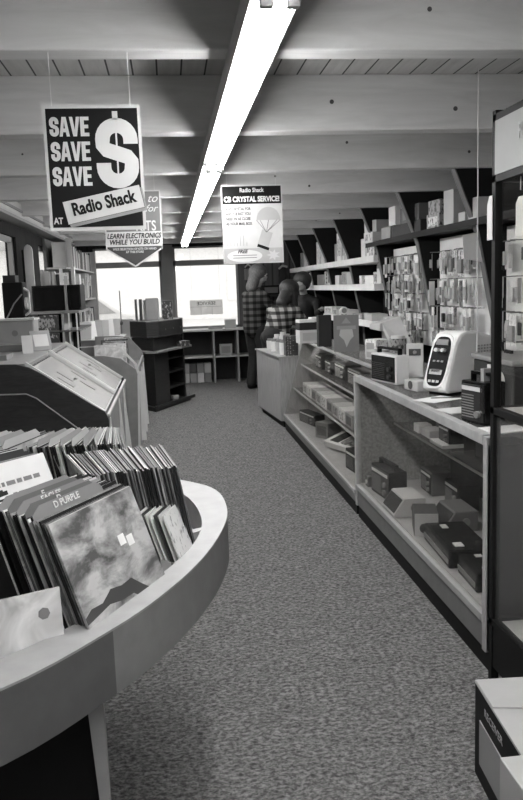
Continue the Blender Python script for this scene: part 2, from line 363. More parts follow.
t = thing('crystal_service_poster', 'white CB CRYSTAL SERVICE poster with a black header hanging right of the lights', 'poster', (.543,4.93,2.119))
w_, h_ = .378, .478
MB().prism(card(w_,h_),'y',0,.0015).build('card','pale',t)
MB().prism([(-w_/2+.006,-.115),(w_/2-.006,-.115),(w_/2-.006,-.008),(-w_/2+.006,-.008)],'y',-.0008,0).build('header_band','black',t)
text('shop_name','Radio Shack',.036,'paper',t,(0,-.0014,-.033),sx=.85,bold=.0006)
text('headline','CB CRYSTAL SERVICE!',.044,'paper',t,(0,-.0014,-.088),sx=.80,bold=.0016)
for i, s in enumerate(('ANY CRYSTAL FOR','ANY "CB RIG" YOU','NEED IN AS CLOSE','AS YOUR MAIL BOX')): text('body_lettering',s,.025,'dark',t,(-.165,-.0014,-.145-.030*i),sx=.72,bold=.0006,align='LEFT')
par = MB(); arc = [(.1+.075*math.cos(a),-.215+.08*math.sin(a)) for a in [PI*i/12 for i in range(13)]]; par.prism(arc,'y',-.0012,-.0004); par.build('parachute_drawing','light',t)
pb = MB()
for q in range(5):
    a = PI*q/4; pb.cyl((.1+.075*math.cos(a),-.0015,-.215+.0*math.sin(a)),(.085,-.0015,-.29),.0012,n=5)
pb.build('cord_drawing','dark',t)
r_ = MB().prism([(-.035,-.05),(.035,-.05),(.035,.05),(-.035,.05)],'y',-.0012,-.0004).build('crystal_box_drawing','light',t); r_.location=(.075,-.001,-.33); r_.rotation_euler=(0,.35,0)
r_ = MB().prism([(-.038,-.012),(.038,-.012),(.038,.006),(-.038,.006)],'y',-.0022,-.0012).build('box_base_drawing','black',t); r_.location=(.063,-.001,-.378); r_.rotation_euler=(0,.35,0)
st = MB()
for q in range(7): st.cyl((-.16+.02*q,-.0012,-.37),(-.16+.02*q,-.0012,-.37+.02+.05*abs(math.sin(q*2.1))),.0012,n=5)
st.build('skyline_drawing','grey',t)
MB().prism([(-w_/2+.006,-h_+.006),(w_/2-.006,-h_+.006),(w_/2-.006,-.385),(-w_/2+.006,-.385)],'y',-.0007,0).build('footer_band','light',t)
ov = [(-.055+.11*math.cos(a),-.432+.038*math.sin(a)) for a in [2*PI*i/24 for i in range(24)]]
MB().prism(ov,'y',-.0013,-.0007).build('footer_oval','paper',t); text('free_lettering','FREE',.03,'dark',t,(-.07,-.002,-.405),sx=.95,bold=.0012,shear=.3)
for i,s in enumerate((-.43,-.445)): MB().box(-.13,.02,-.0018,-.0013,s,s+.004).build('small_print_line','mid',t)
star = [(.125+(.045 if i%2 else .02)*math.cos(2*PI*i/14),-.43+(.035 if i%2 else .018)*math.sin(2*PI*i/14)) for i in range(14)]
MB().prism(star,'y',-.0013,-.0007).build('starburst_drawing','pale',t)
hang(t, w_, 2.119)

t = thing('learn_electronics_poster', 'grey pointed LEARN ELECTRONICS WHILE YOU BUILD poster hanging half behind the SAVE poster', 'poster', (-.19,4.93,2.10))
w_ = .345
MB().prism([(-w_/2,-.35),(0,-.46),(w_/2,-.35),(w_/2,0),(-w_/2,0)],'y',0,.0015).build('card','paper',t)
MB().prism([(-w_/2+.008,-.245),(w_/2-.008,-.245),(w_/2-.008,-.008),(-w_/2+.008,-.008)],'y',-.0008,0).build('upper_field','mid',t)
MB().prism([(-w_/2+.008,-.345),(0,-.449),(w_/2-.008,-.345),(w_/2-.008,-.335),(-w_/2+.008,-.335)],'y',-.0008,0).build('lower_field','dark',t)
for s, z_, k_ in (('LEARN ELECTRONICS',-.272,.80),('WHILE YOU BUILD',-.309,.86)): text('headline',s,.042,'black',t,(0,-.0014,z_),sx=k_,bold=.0009,shear=.25)
for s, z_ in (('WIDE SELECTION OF KITS ON HAND',-.350),('AT THIS STORE',-.368)): text('small_lettering',s,.0185,'paper',t,(0,-.0014,z_),sx=.85,bold=.0004)
text('kits_lettering','KITS',.085,'paper',t,(.075,-.0014,-.215),sx=.75,bold=.0014); text('script_lettering','for',.06,'paper',t,(.11,-.0014,-.11),shear=.4); text('script_lettering','to',.07,'paper',t,(.12,-.0014,-.05),shear=.4)
hang(t, w_, 2.10)
# ================================================================ ROUND-ENDED RECORD TABLE
RZ = .83
outer = crom([(-1.3,1.02),(-.9,1.06),(-.6,1.14),(-.325,1.30),(-.145,1.51),(-.04,1.68),(.05,1.88),(.115,2.10),(.145,2.31),(.125,2.54),(.03,2.69),(-.14,2.83),(-.42,2.95),(-.8,3.0),(-1.3,3.02)], 5)
inner = crom([(-1.3,1.14),(-.9,1.18),(-.6,1.26),(-.345,1.42),(-.18,1.60),(-.105,1.70),(-.02,1.86),(.04,2.03),(.063,2.20),(.045,2.40),(-.01,2.56),(-.17,2.73),(-.43,2.84),(-.8,2.89),(-1.3,2.91)], 5)
seam = 4*5
rt = thing('record_table', 'large round ended record display table with pale laminate rim in the left foreground', 'display table', (0,0,0))
def ring(a, b_):
    m_ = MB(); bm = m_.bm
    for i in range(a, b_):
        m_.hexa([(*outer[i],RZ-.005),(*outer[i+1],RZ-.005),(*inner[i+1],RZ-.005),(*inner[i],RZ-.005),(*outer[i],RZ),(*outer[i+1],RZ),(*inner[i+1],RZ),(*inner[i],RZ)])
    bmesh.ops.remove_doubles(bm, verts=bm.verts, dist=1e-5); return m_
ring(0, seam).build('rim','laminate_light',rt); ring(seam, len(outer)-1).build('rim','tray2' if 'tray2' in M else 'laminate_light',rt)
def fascia(a, b_, zl=.69):
    m_ = MB()
    for i in range(a, b_):
        o0, o1 = V((*outer[i],0)), V((*outer[i+1],0)); d = (o1-o0).normalized(); nn = V((-d.y, d.x, 0))*.018; i0, i1 = o0+nn, o1+nn
        m_.hexa([(o0.x,o0.y,zl),(o1.x,o1.y,zl),(i1.x,i1.y,zl),(i0.x,i0.y,zl),(o0.x,o0.y,RZ-.005),(o1.x,o1.y,RZ-.005),(i1.x,i1.y,RZ-.005),(i0.x,i0.y,RZ-.005)])
    bmesh.ops.remove_doubles(m_.bm, verts=m_.bm.verts, dist=1e-5); return m_
f1 = fascia(0, seam).build('fascia_panel','laminate_dark',rt); f1['label'] = 'left fascia panel coloured darker for shade'  # fascia lighting difference put into the laminate tones: shaded left, lit right
f2 = fascia(seam, len(outer)-1).build('fascia_panel','laminate_mid',rt); f2['label'] = 'curved right fascia panel coloured lighter for light'
m_ = MB().strip(inner, .735, RZ-.004); m_.build('tray_wall','tray',rt)
m_ = MB(); m_.bm.faces.new([m_.bm.verts.new((p[0],p[1],.738)) for p in inner]); m_.build('tray_floor','tray',rt)
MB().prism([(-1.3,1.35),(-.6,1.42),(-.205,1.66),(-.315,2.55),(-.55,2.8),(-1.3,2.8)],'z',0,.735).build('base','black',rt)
MB().hexa([(-.184,1.60,.0),(-.182,1.60,.0),(-.182,1.62,.0),(-.184,1.62,.0),(-.224,1.60,.72),(-.184,1.60,.72),(-.184,1.62,.72),(-.224,1.62,.72)]).build('leg','laminate_light',rt)
# partitions between the bins
for p in (((-.055,1.98),(.035,2.02),.80),((-.02,2.05),(.06,2.14),.79),((-.62,2.45),(.0,2.56),.86),((-.6,1.62),(-.36,1.47),.80),((-.55,2.02),(-.16,2.05),.86)):
    (a, b_, zt) = p; d = (V((*b_,0))-V((*a,0))).normalized(); nn = V((-d.y,d.x,0))*.004
    MB().hexa([(a[0]-nn.x,a[1]-nn.y,.74),(b_[0]-nn.x,b_[1]-nn.y,.74),(b_[0]+nn.x,b_[1]+nn.y,.74),(a[0]+nn.x,a[1]+nn.y,.74),
               (a[0]-nn.x,a[1]-nn.y,zt),(b_[0]-nn.x,b_[1]-nn.y,zt-.04),(b_[0]+nn.x,b_[1]+nn.y,zt-.04),(a[0]+nn.x,a[1]+nn.y,zt)]).build('bin_partition','laminate_light',rt)

# a sleeve: local x = width, z = up the sleeve, y = into the stack; origin bottom centre
def frame(TL, TR, tilt, h=.315):
    TL, TR = V(TL), V(TR); x = (TR-TL).normalized(); mid = (TL+TR)/2
    n_in = V((-x.y, x.x, 0)).normalized()           # horizontal, away from the viewer side
    u = (V((0,0,1))*math.cos(tilt)+n_in*math.sin(tilt)); u = (u-x*u.dot(x)).normalized(); y = u.cross(x)
    o = mid-u*h; m4 = Matrix.Identity(4)
    for i in range(3): m4[i][0]=x[i]; m4[i][1]=y[i]; m4[i][2]=u[i]; m4[i][3]=o[i]
    return m4
def sleeve_mesh(w, h, th, mat):
    o = MB().box(-w/2,w/2,0,th,0,h).build('record_sleeve', mat); me = o.data; me.materials.append(M[random.choice(['grey','light','pale','mid'])])
    for p in me.polygons:
        if p.center.z > h-.001: p.material_index = 1
    bpy.data.objects.remove(o); return me
SL = [sleeve_mesh(.315,.315,th,c) for c in COV for th in (.003,.004)]
MB().hexa([(-.03,2.07,.80),(.05,2.12,.80),(.062,2.15,.80),(-.03,2.11,.80),(-.03,2.07,.8255),(.052,2.12,.8255),(.064,2.155,.8255),(-.03,2.11,.8255)]).build('bin_partition','laminate_light',rt)
def edgy(nm, v): return plain(nm, v, .5)
SP = [sleeve_mesh(.315,.315,.004,edgy('spine_%d'%i,v)) for i,v in enumerate((.008,.01,.02,.05,.5,.7,.15,.006,.35,.008))]
def stack(front, back, n, tilt, label, group, ext=1.0, h=.315, meshes=None, jit=.004, darkness=.5, curve=0):
    (fl, fr), (bl, br_) = front, back
    for i in range(n):
        t = i/(n-1)*ext; tl = V(fl).lerp(V(bl), t); tr = V(fr).lerp(V(br_), t)
        tl.z += random.uniform(-jit, jit); tr.z = tl.z+random.uniform(-.002,.002); sh = (tr-tl).normalized()*random.uniform(-jit, jit)*1.5
        me = random.choice(meshes or (SP+SL)) if random.random() > darkness else random.choice([SP[0],SP[1],SP[7],SP[9],SP[2]])
        o = bpy.data.objects.new('record_sleeve', me); C.objects.link(o); o.matrix_world = frame(tl+sh, tr+sh, tilt+random.uniform(-.004,.004), h)
        tag(o, label, 'record', group)
def T(p, z): return (p[0], p[1], z)
# row A: nearest, its front cover shows a stormy sky
A = (((-.262,1.552,1.040),(-.113,1.830,1.040)), ((-.43,1.74,1.035),(-.255,2.02,1.035)))
fA = thing('record_album', 'front album with a picture of clouds over rocks, facing out of the nearest record row', 'record', mat=frame(*A[0], math.radians(21)))
MB().box(-.1575,.1575,0,.005,0,.315).build('sleeve','cloud_cover',fA)
m_ = MB()
for (cx_,cz_) in ((.05,.215),(.08,.205)): m_.box(cx_-.012,cx_+.012,-.001,-.0002,cz_-.012,cz_+.012)
m_.build('price_sticker','white',fA)
rk = MB(); pts = [(-.157,.112),(-.13,.122),(-.09,.119),(-.05,.135),(-.01,.128),(.03,.130),(.06,.105),(.10,.075),(.125,.035),(.105,.03),(.09,.05),(.05,.075),(.02,.098),(-.03,.100),(-.07,.108),(-.157,.098)]
rk.prism(pts,'y',-.0009,-.0001); rk.build('rock_picture','dark',fA)
dirA = (V(A[1][0])-V(A[0][0]), V(A[1][1])-V(A[0][1]))
f0 = tuple(tuple(V(A[0][i])+dirA[i]*.045) for i in (0,1))
stack(f0, A[1], 34,  math.radians(21), 'album in the nearest record row behind the clouds album', 'albums in the nearest row', ext=1.0, darkness=.32)
# divider cards with rounded tabs
def divider(tl, tr, s, label, k):
    t = thing('divider_card', label, 'divider card', mat=frame(tl, tr, math.radians(21)))
    a = .157; r = .03; pts = [(-a,0),(a*.6,0),(a*.6,.322),(a*.5,.338),(-a+.03,.338),(-a,.322)]
    MB().prism(pts,'y',0,.0015).build('card',k,t)
    if s: text('name_lettering',s,.021,'pale',t,(-.04,-.001,.326),sx=1,bold=.0004)
    return t
for i, (tt, s, lb) in enumerate(((.22,'D PURPLE','grey divider card reading D PURPLE, frontmost in the nearest record row'),(.34,'D','grey divider card just behind the D PURPLE card'),(.47,'EAGLES','third grey divider card back in the nearest record row'),(.61,'E','fourth grey divider card back in the nearest record row'),(.76,'','rearmost grey divider card in the nearest record row'))):
    tl = V(A[0][0])+dirA[0]*tt; tr = V(A[0][1])+dirA[1]*tt; tl.z += .002; tr.z += .002
    divider(tl, tr, s, lb, 'mid_dark' if i % 2 else 'mid')
# row B: side on, black sleeves at its right end
B = (((0.0,2.10,1.02),(-.045,2.41,1.02)), ((-.24,2.06,1.02),(-.33,2.355,1.02)))
stack(B[0], B[1], 44, math.radians(10), 'album in the middle record row with black sleeves at its right end', 'albums in the middle row', darkness=.28)
# row C and D: behind, row E: left with a pale cover facing out
Cc = (((-.165,2.47,1.02),(-.20,2.77,1.02)), ((-.47,2.50,1.02),(-.37,2.79,1.02)))
stack(Cc[0], Cc[1], 40, math.radians(10), 'album in the rear record row below the dark console end', 'albums in the rear row', darkness=.25)
for i in range(7):
    k_ = .16+.12*i; tl = V(Cc[0][0]).lerp(V(Cc[1][0]),k_); tr = V(Cc[0][1]).lerp(V(Cc[1][1]),k_); tl.z += -.004; tr.z += -.004
    divider(tl, tr, '', 'plain grey divider card standing up among the albums of the rear row', ['mid','grey'][i%2])['group'] = 'divider cards in the rear row'
Dd = (((-.52,2.50,1.02),(-.43,2.79,1.02)), ((-.88,2.52,1.02),(-.74,2.79,1.02)))
stack(Dd[0], Dd[1], 24, math.radians(10), 'album at the far left of the rear record row', 'albums at the far left', darkness=.15)
for i in range(6):
    k_ = .06+.15*i; tl = V(Dd[0][0]).lerp(V(Dd[1][0]),k_); tr = V(Dd[0][1]).lerp(V(Dd[1][1]),k_); tl.z += -.002; tr.z += -.002
    divider(tl, tr, '', 'plain grey divider card standing up among the albums at the far left', ['grey','mid'][i%2])['group'] = 'divider cards at the far left'
E_ = (((-.58,2.03,1.045),(-.385,2.27,1.045)), ((-.78,2.2,1.04),(-.56,2.44,1.04)))
fE = thing('record_album', 'pale album cover with lettering facing out at the left edge behind the divider cards', 'record', mat=frame(*E_[0], math.radians(24)))
MB().box(-.1575,.1575,0,.005,0,.315).build('sleeve','paper',fE)
for i in range(3):
    x0 = -.13
    while x0 < .12:
        w_ = random.uniform(.008,.03); MB().box(x0,x0+w_,-.001,-.0002,.25-.035*i,.262-.035*i).build('printed_word','mid',fE); x0 += w_+.007
MB().cyl((.07,-.001,.13),(.07,0,.13),.035,n=24).build('printed_disc','mid',fE)
dE = (V(E_[1][0])-V(E_[0][0]), V(E_[1][1])-V(E_[0][1]))
stack(tuple(tuple(V(E_[0][i])+dE[i]*.06) for i in (0,1)), E_[1], 18, math.radians(24), 'album behind the pale lettered cover at the left edge', 'albums behind the pale cover', darkness=.3)
# loose row further left, standing behind row A
G_ = (((-.50,1.60,1.03),(-.36,1.86,1.03)),((-.72,1.72,1.03),(-.56,1.98,1.03)))
stack(G_[0], G_[1], 16, math.radians(21), 'album leaning at the left edge beside the nearest record row', 'albums at the left edge of the nearest row', darkness=.4)
# shiny single album in front at the left
fF = thing('single_sleeve', 'shiny wrapped small pale sleeve standing alone at the front left of the table', 'record', mat=frame((-.415,1.435,.925),(-.236,1.515,.925), math.radians(6), .185))
MB().box(-.09,.09,0,.006,0,.185).build('sleeve','shrink_cover',fF)
MB().cyl((.055,-.001,.14),(.055,0,.14),.012,n=7).build('printed_bird','mid',fF)
# little box of singles
for i in range(7):
    t = i/6; tl = V((-.045,1.985,.915)).lerp(V((-.115,2.005,.915)), t); tr = V((-.003,2.115,.915)).lerp(V((-.073,2.135,.915)), t)
    o = thing('single_sleeve', 'small pale single record sleeve facing right at the front of the little stack' if i == 0 else 'small record sleeve in the little stack of singles on the rim', 'record', mat=frame(tl, tr, math.radians(18), .15), group=None if i == 0 else 'stack of singles')
    MB().box(-.06,.06,0,.004,0,.15).build('sleeve', 'print_white' if i == 0 else ('paper','pale','dark')[i % 3], o)

# ================================================================ CONSOLES ON THE LEFT
def profile_console(name, label, prof, y0, y1, end, top, front):
    t = thing(name, label, 'display cabinet', (0,0,0))
    MB().prism(prof,'y',y0,y0+.03).build('end_panel',end,t); MB().prism(prof,'y',y1-.03,y1).build('end_panel',end,t)
    return t
pc = [(-.41,0),(-.41,.70),(-.43,.755),(-.50,.80),(-.80,1.01),(-.87,1.05),(-.95,1.075),(-1.38,1.09),(-1.38,0)]
t = profile_console('tape_console', 'dark walnut ended console with two sloping clear lids behind the record table', pc, 4.9, 6.9, 'walnut', None, None)
# groove line on the near end
gl = MB(); pg = [(-.50,.58),(-.61,.665),(-.84,.86),(-.90,.89),(-1.38,.90)]
for a, b_ in zip(pg, pg[1:]): gl.cyl((a[0],4.898,a[1]),(b_[0],4.898,b_[1]),.005,n=6)
gl.build('groove_trim','grey',t)
MB().box(-1.38,-.43,4.93,6.87,.1,.66).build('carcass','dark',t)
MB().box(-.432,-.412,4.93,6.87,.12,.72).build('front_panel','laminate_mid',t)
MB().box(-1.38,-.90,4.93,6.87,1.04,1.075).build('top_shelf','laminate_light',t)
for (y0,y1) in ((4.93,5.89),(5.93,6.87)):
    lid = MB().hexa([(-.445,y0,.745),(-.445,y1,.745),(-.455,y1,.735),(-.455,y0,.735),(-.90,y0,1.063),(-.90,y1,1.063),(-.91,y1,1.053),(-.91,y0,1.053)]).build('lid','plexi',t)
    MB().hexa([(-.44,y0,.73),(-.44,y1,.73),(-.46,y1,.70),(-.46,y0,.70),(-.88,y0,1.04),(-.88,y1,1.04),(-.90,y1,1.01),(-.90,y0,1.01)]).build('display_deck','laminate_light',t)
    for yy in (y0, y1-.02):
        fr = MB(); fr.hexa([(-.43,yy,.755),(-.43,yy+.02,.755),(-.45,yy+.02,.735),(-.45,yy,.735),(-.895,yy,1.085),(-.895,yy+.02,1.085),(-.91,yy+.02,1.06),(-.91,yy,1.06)])
        fr.build('lid_frame','pale',lid)
    MB().ball((-.66,(y0+y1)/2,.915),.014,(1,1,.6)).build('lid_lock','chrome',lid)
    for q in range(5):
        yy = y0+.1+q*.18; s0 = .25+.2*random.random()
        zz = lambda x_: .745+(-.445-x_)*.695+.004
        xa = -.5-random.uniform(0,.2); xb = xa-.1
        MB().hexa([(xa,yy,zz(xa)-.012),(xa,yy+.09,zz(xa)-.012),(xb,yy+.09,zz(xb)-.012),(xb,yy,zz(xb)-.012),(xa,yy,zz(xa)-.006),(xa,yy+.09,zz(xa)-.006),(xb,yy+.09,zz(xb)-.006),(xb,yy,zz(xb)-.006)]).build('cassette_slot','grey',t)
MB().box(-.42,-.405,4.93,6.87,.72,.735).build('front_rail','pale',t)
for yy in (5.0,5.9,6.5): MB().hexa([(-.412,yy,.05),(-.412,yy+.02,.05),(-.412,yy+.02,.7),(-.412,yy,.7),(-.36,yy,.05),(-.36,yy+.02,.05),(-.405,yy+.02,.7),(-.405,yy,.7)]).build('front_fin','pale',t)
p2 = [(-.33,.05),(-.30,.76),(-.32,.85),(-.45,1.00),(-.60,1.02),(-.81,1.02),(-.81,.05)]
t = thing('octagonal_bin', 'pale bin with chamfered corners beyond the tape console near the walnut kiosk', 'display cabinet', (0,0,0))
MB().prism([(-.33,.05),(-.305,.76),(-.325,.80),(-.45,.90),(-.60,.93),(-.81,.93),(-.81,.05)],'y',7.05,7.08).build('end_panel','laminate_mid',t); MB().prism(p2,'y',8.57,8.60).build('end_panel','laminate_mid',t)
rimm = MB()
for a, b_ in zip(p2[:5], p2[1:5]+[p2[5]]): rimm.hexa([(a[0]-.012,7.04,a[1]-.004),(a[0]+.008,7.04,a[1]),(b_[0]+.008,7.04,b_[1]),(b_[0]-.012,7.04,b_[1]-.01),(a[0]-.012,7.05,a[1]-.004),(a[0]+.008,7.05,a[1]),(b_[0]+.008,7.05,b_[1]),(b_[0]-.012,7.05,b_[1]-.01)])
rimm.build('edging','pale',t)
MB().hexa([(-.34,7.08,.05),(-.32,7.08,.05),(-.32,8.57,.05),(-.34,8.57,.05),(-.32,7.08,.8),(-.302,7.08,.8),(-.302,8.57,.8),(-.32,8.57,.8)]).build('front_panel','laminate_mid',t)
MB().box(-.79,-.34,7.08,8.57,.05,.75).build('carcass','mid_dark',t)
for yy in (7.3,7.75,8.2): MB().prism([(-.325,.1),(-.27,.1),(-.29,.75),(-.305,.75)],'y',yy,yy+.02).build('front_fin','pale',t)
for i in range(16):
    o = MB().box(-.10,.10,0,.01,0,.26).build('record_sleeve', random.choice(COV)); o.location = (-.56+random.uniform(-.04,.04),7.15+i*.085,.752); o.rotation_euler = (-.12,0,random.uniform(-.15,.15))
    tag(o,'paper bagged record standing in the chamfered bin by the kiosk','record','records in the chamfered bin')

# things on the tape console shelf
def carton(name, label, cat, loc, size, rz=0, mat='light', group=None, face=None, tilt=0, lid=False, stripe=None):
    t = thing(name, label, cat, loc, rz, group); t.rotation_euler = (tilt,0,rz); w, d, h = size
    MB().box(-w/2,w/2,-d/2,d/2,0,h).build('box',mat,t,bevel=min(size)*.03)
    if face: MB().box(-w*.36,w*.36,-d/2-.0012,-d/2,h*.2,h*.8).build('printed_label',face,t)
    if stripe: MB().box(-w/2-.0008,w/2+.0008,-d/2-.0008,d/2+.0008,h*.78,h*.86).build('stripe',stripe,t)
    if lid: MB().box(-w/2-.002,w/2+.002,-d/2-.002,d/2+.002,h*.8,h+.002).build('lid',mat,t)
    return t
carton('standing_card','small pale sign card on the console shelf, the left one of two','sign',(-1.02,5.75,1.077),(.075,.004,.13),.25,'pale',tilt=-.2)
carton('standing_card','larger tilted booklet sign on the console shelf, the right one of two','sign',(-.955,6.0,1.077),(.15,.01,.16),.45,'grey',face='pale',tilt=-.45)
carton('flat_box','grey flat box lying on the console shelf at the left edge','box',(-1.16,5.3,1.077),(.2,.2,.035),0,'mid')
carton('flat_box','dark flat box lying on the console shelf behind the small cards','box',(-1.2,6.1,1.077),(.22,.25,.05),.1,'mid_dark')
t = thing('counter_chest','pale topped low chest beneath the left window at the edge of the photo','chest',(-1.22,6.6,1.09))
MB().box(-.17,.13,-.12,.12,0,.2).build('body','grey',t,bevel=.01); MB().box(-.18,.14,-.13,.13,.2,.215).build('top','pale',t); MB().cyl((-.02,-.125,.1),(-.02,-.12,.1),.025,n=16).build('dial','mid',t)
t = thing('turntable_lamp','dark silhouetted apparatus with round white handles in front of the left window','apparatus',(-1.27,6.9,1.3))
MB().box(-.11,.06,-.1,.1,0,.30).build('body','black',t,bevel=.01); MB().box(-.10,0,-.08,.08,.3,.36).build('top_block','charcoal',t)
MB().cyl((.065,-.05,.12),(.085,-.05,.12),.05,n=18).build('wheel','pale',t); MB().tube([(.06,-.06,.25),(.1,-.06,.22),(.1,-.06,.05),(.06,-.06,.02)],.01).build('handle','pale',t)
MB().tube([(-.1,-.1,-.02),(-.02,-.11,.12),(.05,-.1,.2)],.006).build('arm','mid',t)
t['label'] = 'dark silhouetted machine with a round white wheel in front of the left window'; t.name = 'film_projector'
MB().box(-.11,.09,-.12,.12,-.21,0).build('stand_box','dark',t)
t = thing('standing_mirror','tall narrow pale framed mirror with a rounded top beside the left window','mirror',(-1.33,7.86,1.2))
pts = [(-.03,0),(.05,0),(.05,.70)]+[(.01+.04*math.cos(a),.70+.07*math.sin(a)) for a in [PI*i/8 for i in range(9)]]+[(-.03,.7)]
MB().prism(pts,'y',-.01,.02).build('frame','light',t); MB().prism([(-.05,0),(-.03,0),(-.03,.72),(-.05,.72)],'y',-.02,.02).build('side_edge','black',t)
MB().box(-.06,.06,-.02,.06,-1.2,0).build('stand','dark',t)

# gondola with two black speakers
t = thing('display_rack','tall display rack of magazines and boxes carrying the two black boxes','display rack',(0,0,0))
MB().box(-1.36,-.88,7.3,8.6,.0,.10).build('plinth','dark',t)
for x_ in (-1.36,-.99): MB().box(x_,x_+.02,7.4,8.5,.1,1.325).build('side_panel','grey',t)
MB().box(-1.36,-.83,7.4,8.5,1.31,1.335).build('shelf','mid',t); MB().box(-1.36,-.83,7.4,8.5,1.14,1.155).build('shelf','mid_dark',t); MB().box(-1.36,-.83,7.4,8.5,.7,.72).build('shelf','mid_dark',t)
MB().box(-1.3,-.9,8.0,8.05,.1,1.3).build('back_panel','black',t)
for x_ in (-.93,-.86): MB().box(x_,x_+.012,7.4,7.42,.7,1.31).build('upright','pale',t)
carton('magazine_pack','printed magazine pack on the upper shelf under the black boxes','magazines',(-1.15,7.42,1.157),(.26,.04,.14),0,'print_dark',face='print_grey')
carton('magazine_pack','printed magazine pack on the lower shelf of the rack','magazines',(-1.15,7.42,.96),(.26,.04,.17),0,'print_dark')
for (x0,w_,lb) in ((-1.1,.30,'left'),(-.87,.12,'right')):
    t = thing('loudspeaker','%s of two black speaker boxes standing on the left display rack' % lb,'loudspeaker',(x0,7.62,1.336))
    MB().box(-w_/2,w_/2,-.15,.25,0,.235).build('cabinet','black',t,bevel=.006); MB().box(-w_/2+.015,w_/2-.015,-.156,-.15,.015,.22).build('grille','gloss_black',t)
carton('highlight_strip','narrow grey strip as painted highlight between the two black speaker boxes','box',(-.943,7.6,1.336),(.022,.3,.232),0,'mid')  # grey sliver painted in as the highlight at the gap between speakers
for i in range(10):
    o = carton('cassette_box','small pale box on top of the black speaker boxes','box',(-1.17+.037*i,7.55+random.uniform(-.03,.1),1.573),(.03,.05,random.uniform(.07,.17)),random.uniform(-.2,.2),random.choice(['pale','light','print_white','grey','dark']),'small boxes on the speakers')

# wall shelf unit far left
t = thing('wall_shelf_unit','open wall shelf unit of books between the left windows and the front window','shelving',(0,0,0))
XS = -1.09
for zz in (1.41,1.79): MB().prism([(XL+.002,9.3),(XS-.06,9.3),(XS,9.45),(XS,12.1),(XS-.08,12.4),(XL+.002,12.4)],'z',zz-.02,zz).build('shelf','light',t)
MB().prism([(XL+.002,9.3),(XS,9.45),(XS,12.4),(XL+.002,12.4)],'z',.95,.97).build('shelf','light',t)
MB().box(XL+.002,XS,12.38,12.42,0,2.1).build('side_panel','light',t); MB().box(XL+.002,XL+.03,9.3,12.4,.9,2.12).build('back_panel','mid_dark',t)
MB().box(XS-.05,XS+.01,9.33,9.36,1.79,2.12).build('side_panel','light',t)
MB().box(XL+.002,XS,9.3,12.4,0,.95).build('base_cabinet','mid_dark',t)
for lv,(zz,lb) in enumerate(((1.791,'top'),(1.411,'middle'),(.971,'bottom'))):
    y_ = 9.4
    while y_ < 12.1:
        th = random.uniform(.03,.09); hh = random.uniform(.2,.29) if lv == 0 else random.uniform(.16,.34)
        o = thing('book','book standing upright on the %s shelf of the far left unit' % lb,'book',(XS-.04,y_,zz),0,'books on the %s left wall shelf' % lb)
        MB().box(-.18,0,0,th,0,hh).build('book_block',random.choice(['pale','light','mid','dark','paper','grey','print_white','mid_dark','paper']),o); o.rotation_euler = (random.choice([0,0,-.12,.1])*(lv>0),0,0)
        o.location.z += .012 if o.rotation_euler[0] else 0
        y_ += th+random.uniform(.004,.05)+(.1 if lv and random.random()<.3 else 0)
# folders leaning on the end of the bin
for i in range(6):
    o = carton('brochure','pale brochure leaning in the rack behind the chamfered bin','brochure',(-.93+.055*i,8.8+.12*i,.98),(.13,.01,.2),random.uniform(-.5,.5),random.choice(['paper','pale','light','grey']),'brochures behind the bin',tilt=-.3)
t = thing('brochure_stand','low stand holding pale brochures behind the chamfered bin','stand',(0,0,0))
MB().box(-1.0,-.55,8.7,9.6,.0,.97).build('cabinet','mid',t); MB().box(-1.02,-.53,8.68,9.62,.97,.98).build('top','light',t)
t = thing('window_pole','thin grey stand with a knob in front of the left window bay','stand',(-.72,11.9,0))
MB().cyl((0,0,.02),(0,0,1.5),.008,n=8).build('pole','mid',t); MB().cyl((0,0,0),(0,0,.02),.12,n=20).build('base','dark',t); MB().ball((0,0,1.02),.03).build('knob','mid_dark',t)
t = carton('window_box','pale carton on the sill of the left window bay','box',(-.72,12.6,.0),(.3,.25,1.05),0,'light')

# ================================================================ KIOSK
t = thing('record_kiosk','tall dark walnut display kiosk with shelves standing in front of the windows','kiosk',(0,0,0))
N, Rr, Bk, Lf = V((-.215,9.72)), V((.175,10.55)), V((-.14,11.04)), V((-.50,10.2))
def kpoly(s, off=0):
    c_ = (N+Rr+Bk+Lf)/4; return [tuple(c_+(p-c_)*s) for p in (N,Rr,Bk,Lf)]
MB().prism(kpoly(1.16),'z',0,.05).build('plinth','walnut_h',t)
def lerp(a,b_,k): return tuple(a.lerp(b_,k))
core = [lerp(N,Rr,.0),lerp(N,Rr,.45),lerp(Lf,Bk,.45),tuple(Lf)]
MB().prism([tuple(V(p)) for p in core],'z',.05,.9).build('left_cabinet','walnut',t)
for zz in (.22,.42,.60): MB().prism([core[1],tuple(Rr),tuple(Bk),core[2]],'z',zz,zz+.02).build('shelf','walnut_h',t)
MB().prism([lerp(Rr,Bk,0),lerp(Rr,Bk,1),tuple(V(lerp(Rr,Bk,1))-V((.02,.02))),tuple(Rr-V((.02,.02)))],'z',.05,.9).build('side_panel','walnut',t)
MB().prism([tuple(Bk),core[2],tuple(V(core[2])-V((0,.02))),tuple(Bk-V((0,.02)))],'z',.05,.9).build('back_panel','walnut',t)
lp = kpoly(1.3)
MB().prism([tuple(V(lp[3]).lerp(V(lp[0]),0)),tuple(V(lp[0]).lerp(V(lp[3]),.25)),tuple(V(lp[0]).lerp(V(lp[1]),.12)),lp[1],lp[2]],'z',.72,.745).build('ledge','laminate_mid',t)
tp = kpoly(1.2); e8 = []
for i in range(4):
    a, b_ = V(tp[i]), V(tp[(i+1)%4]); e8 += [tuple(a.lerp(b_,.18)),tuple(a.lerp(b_,.82))]
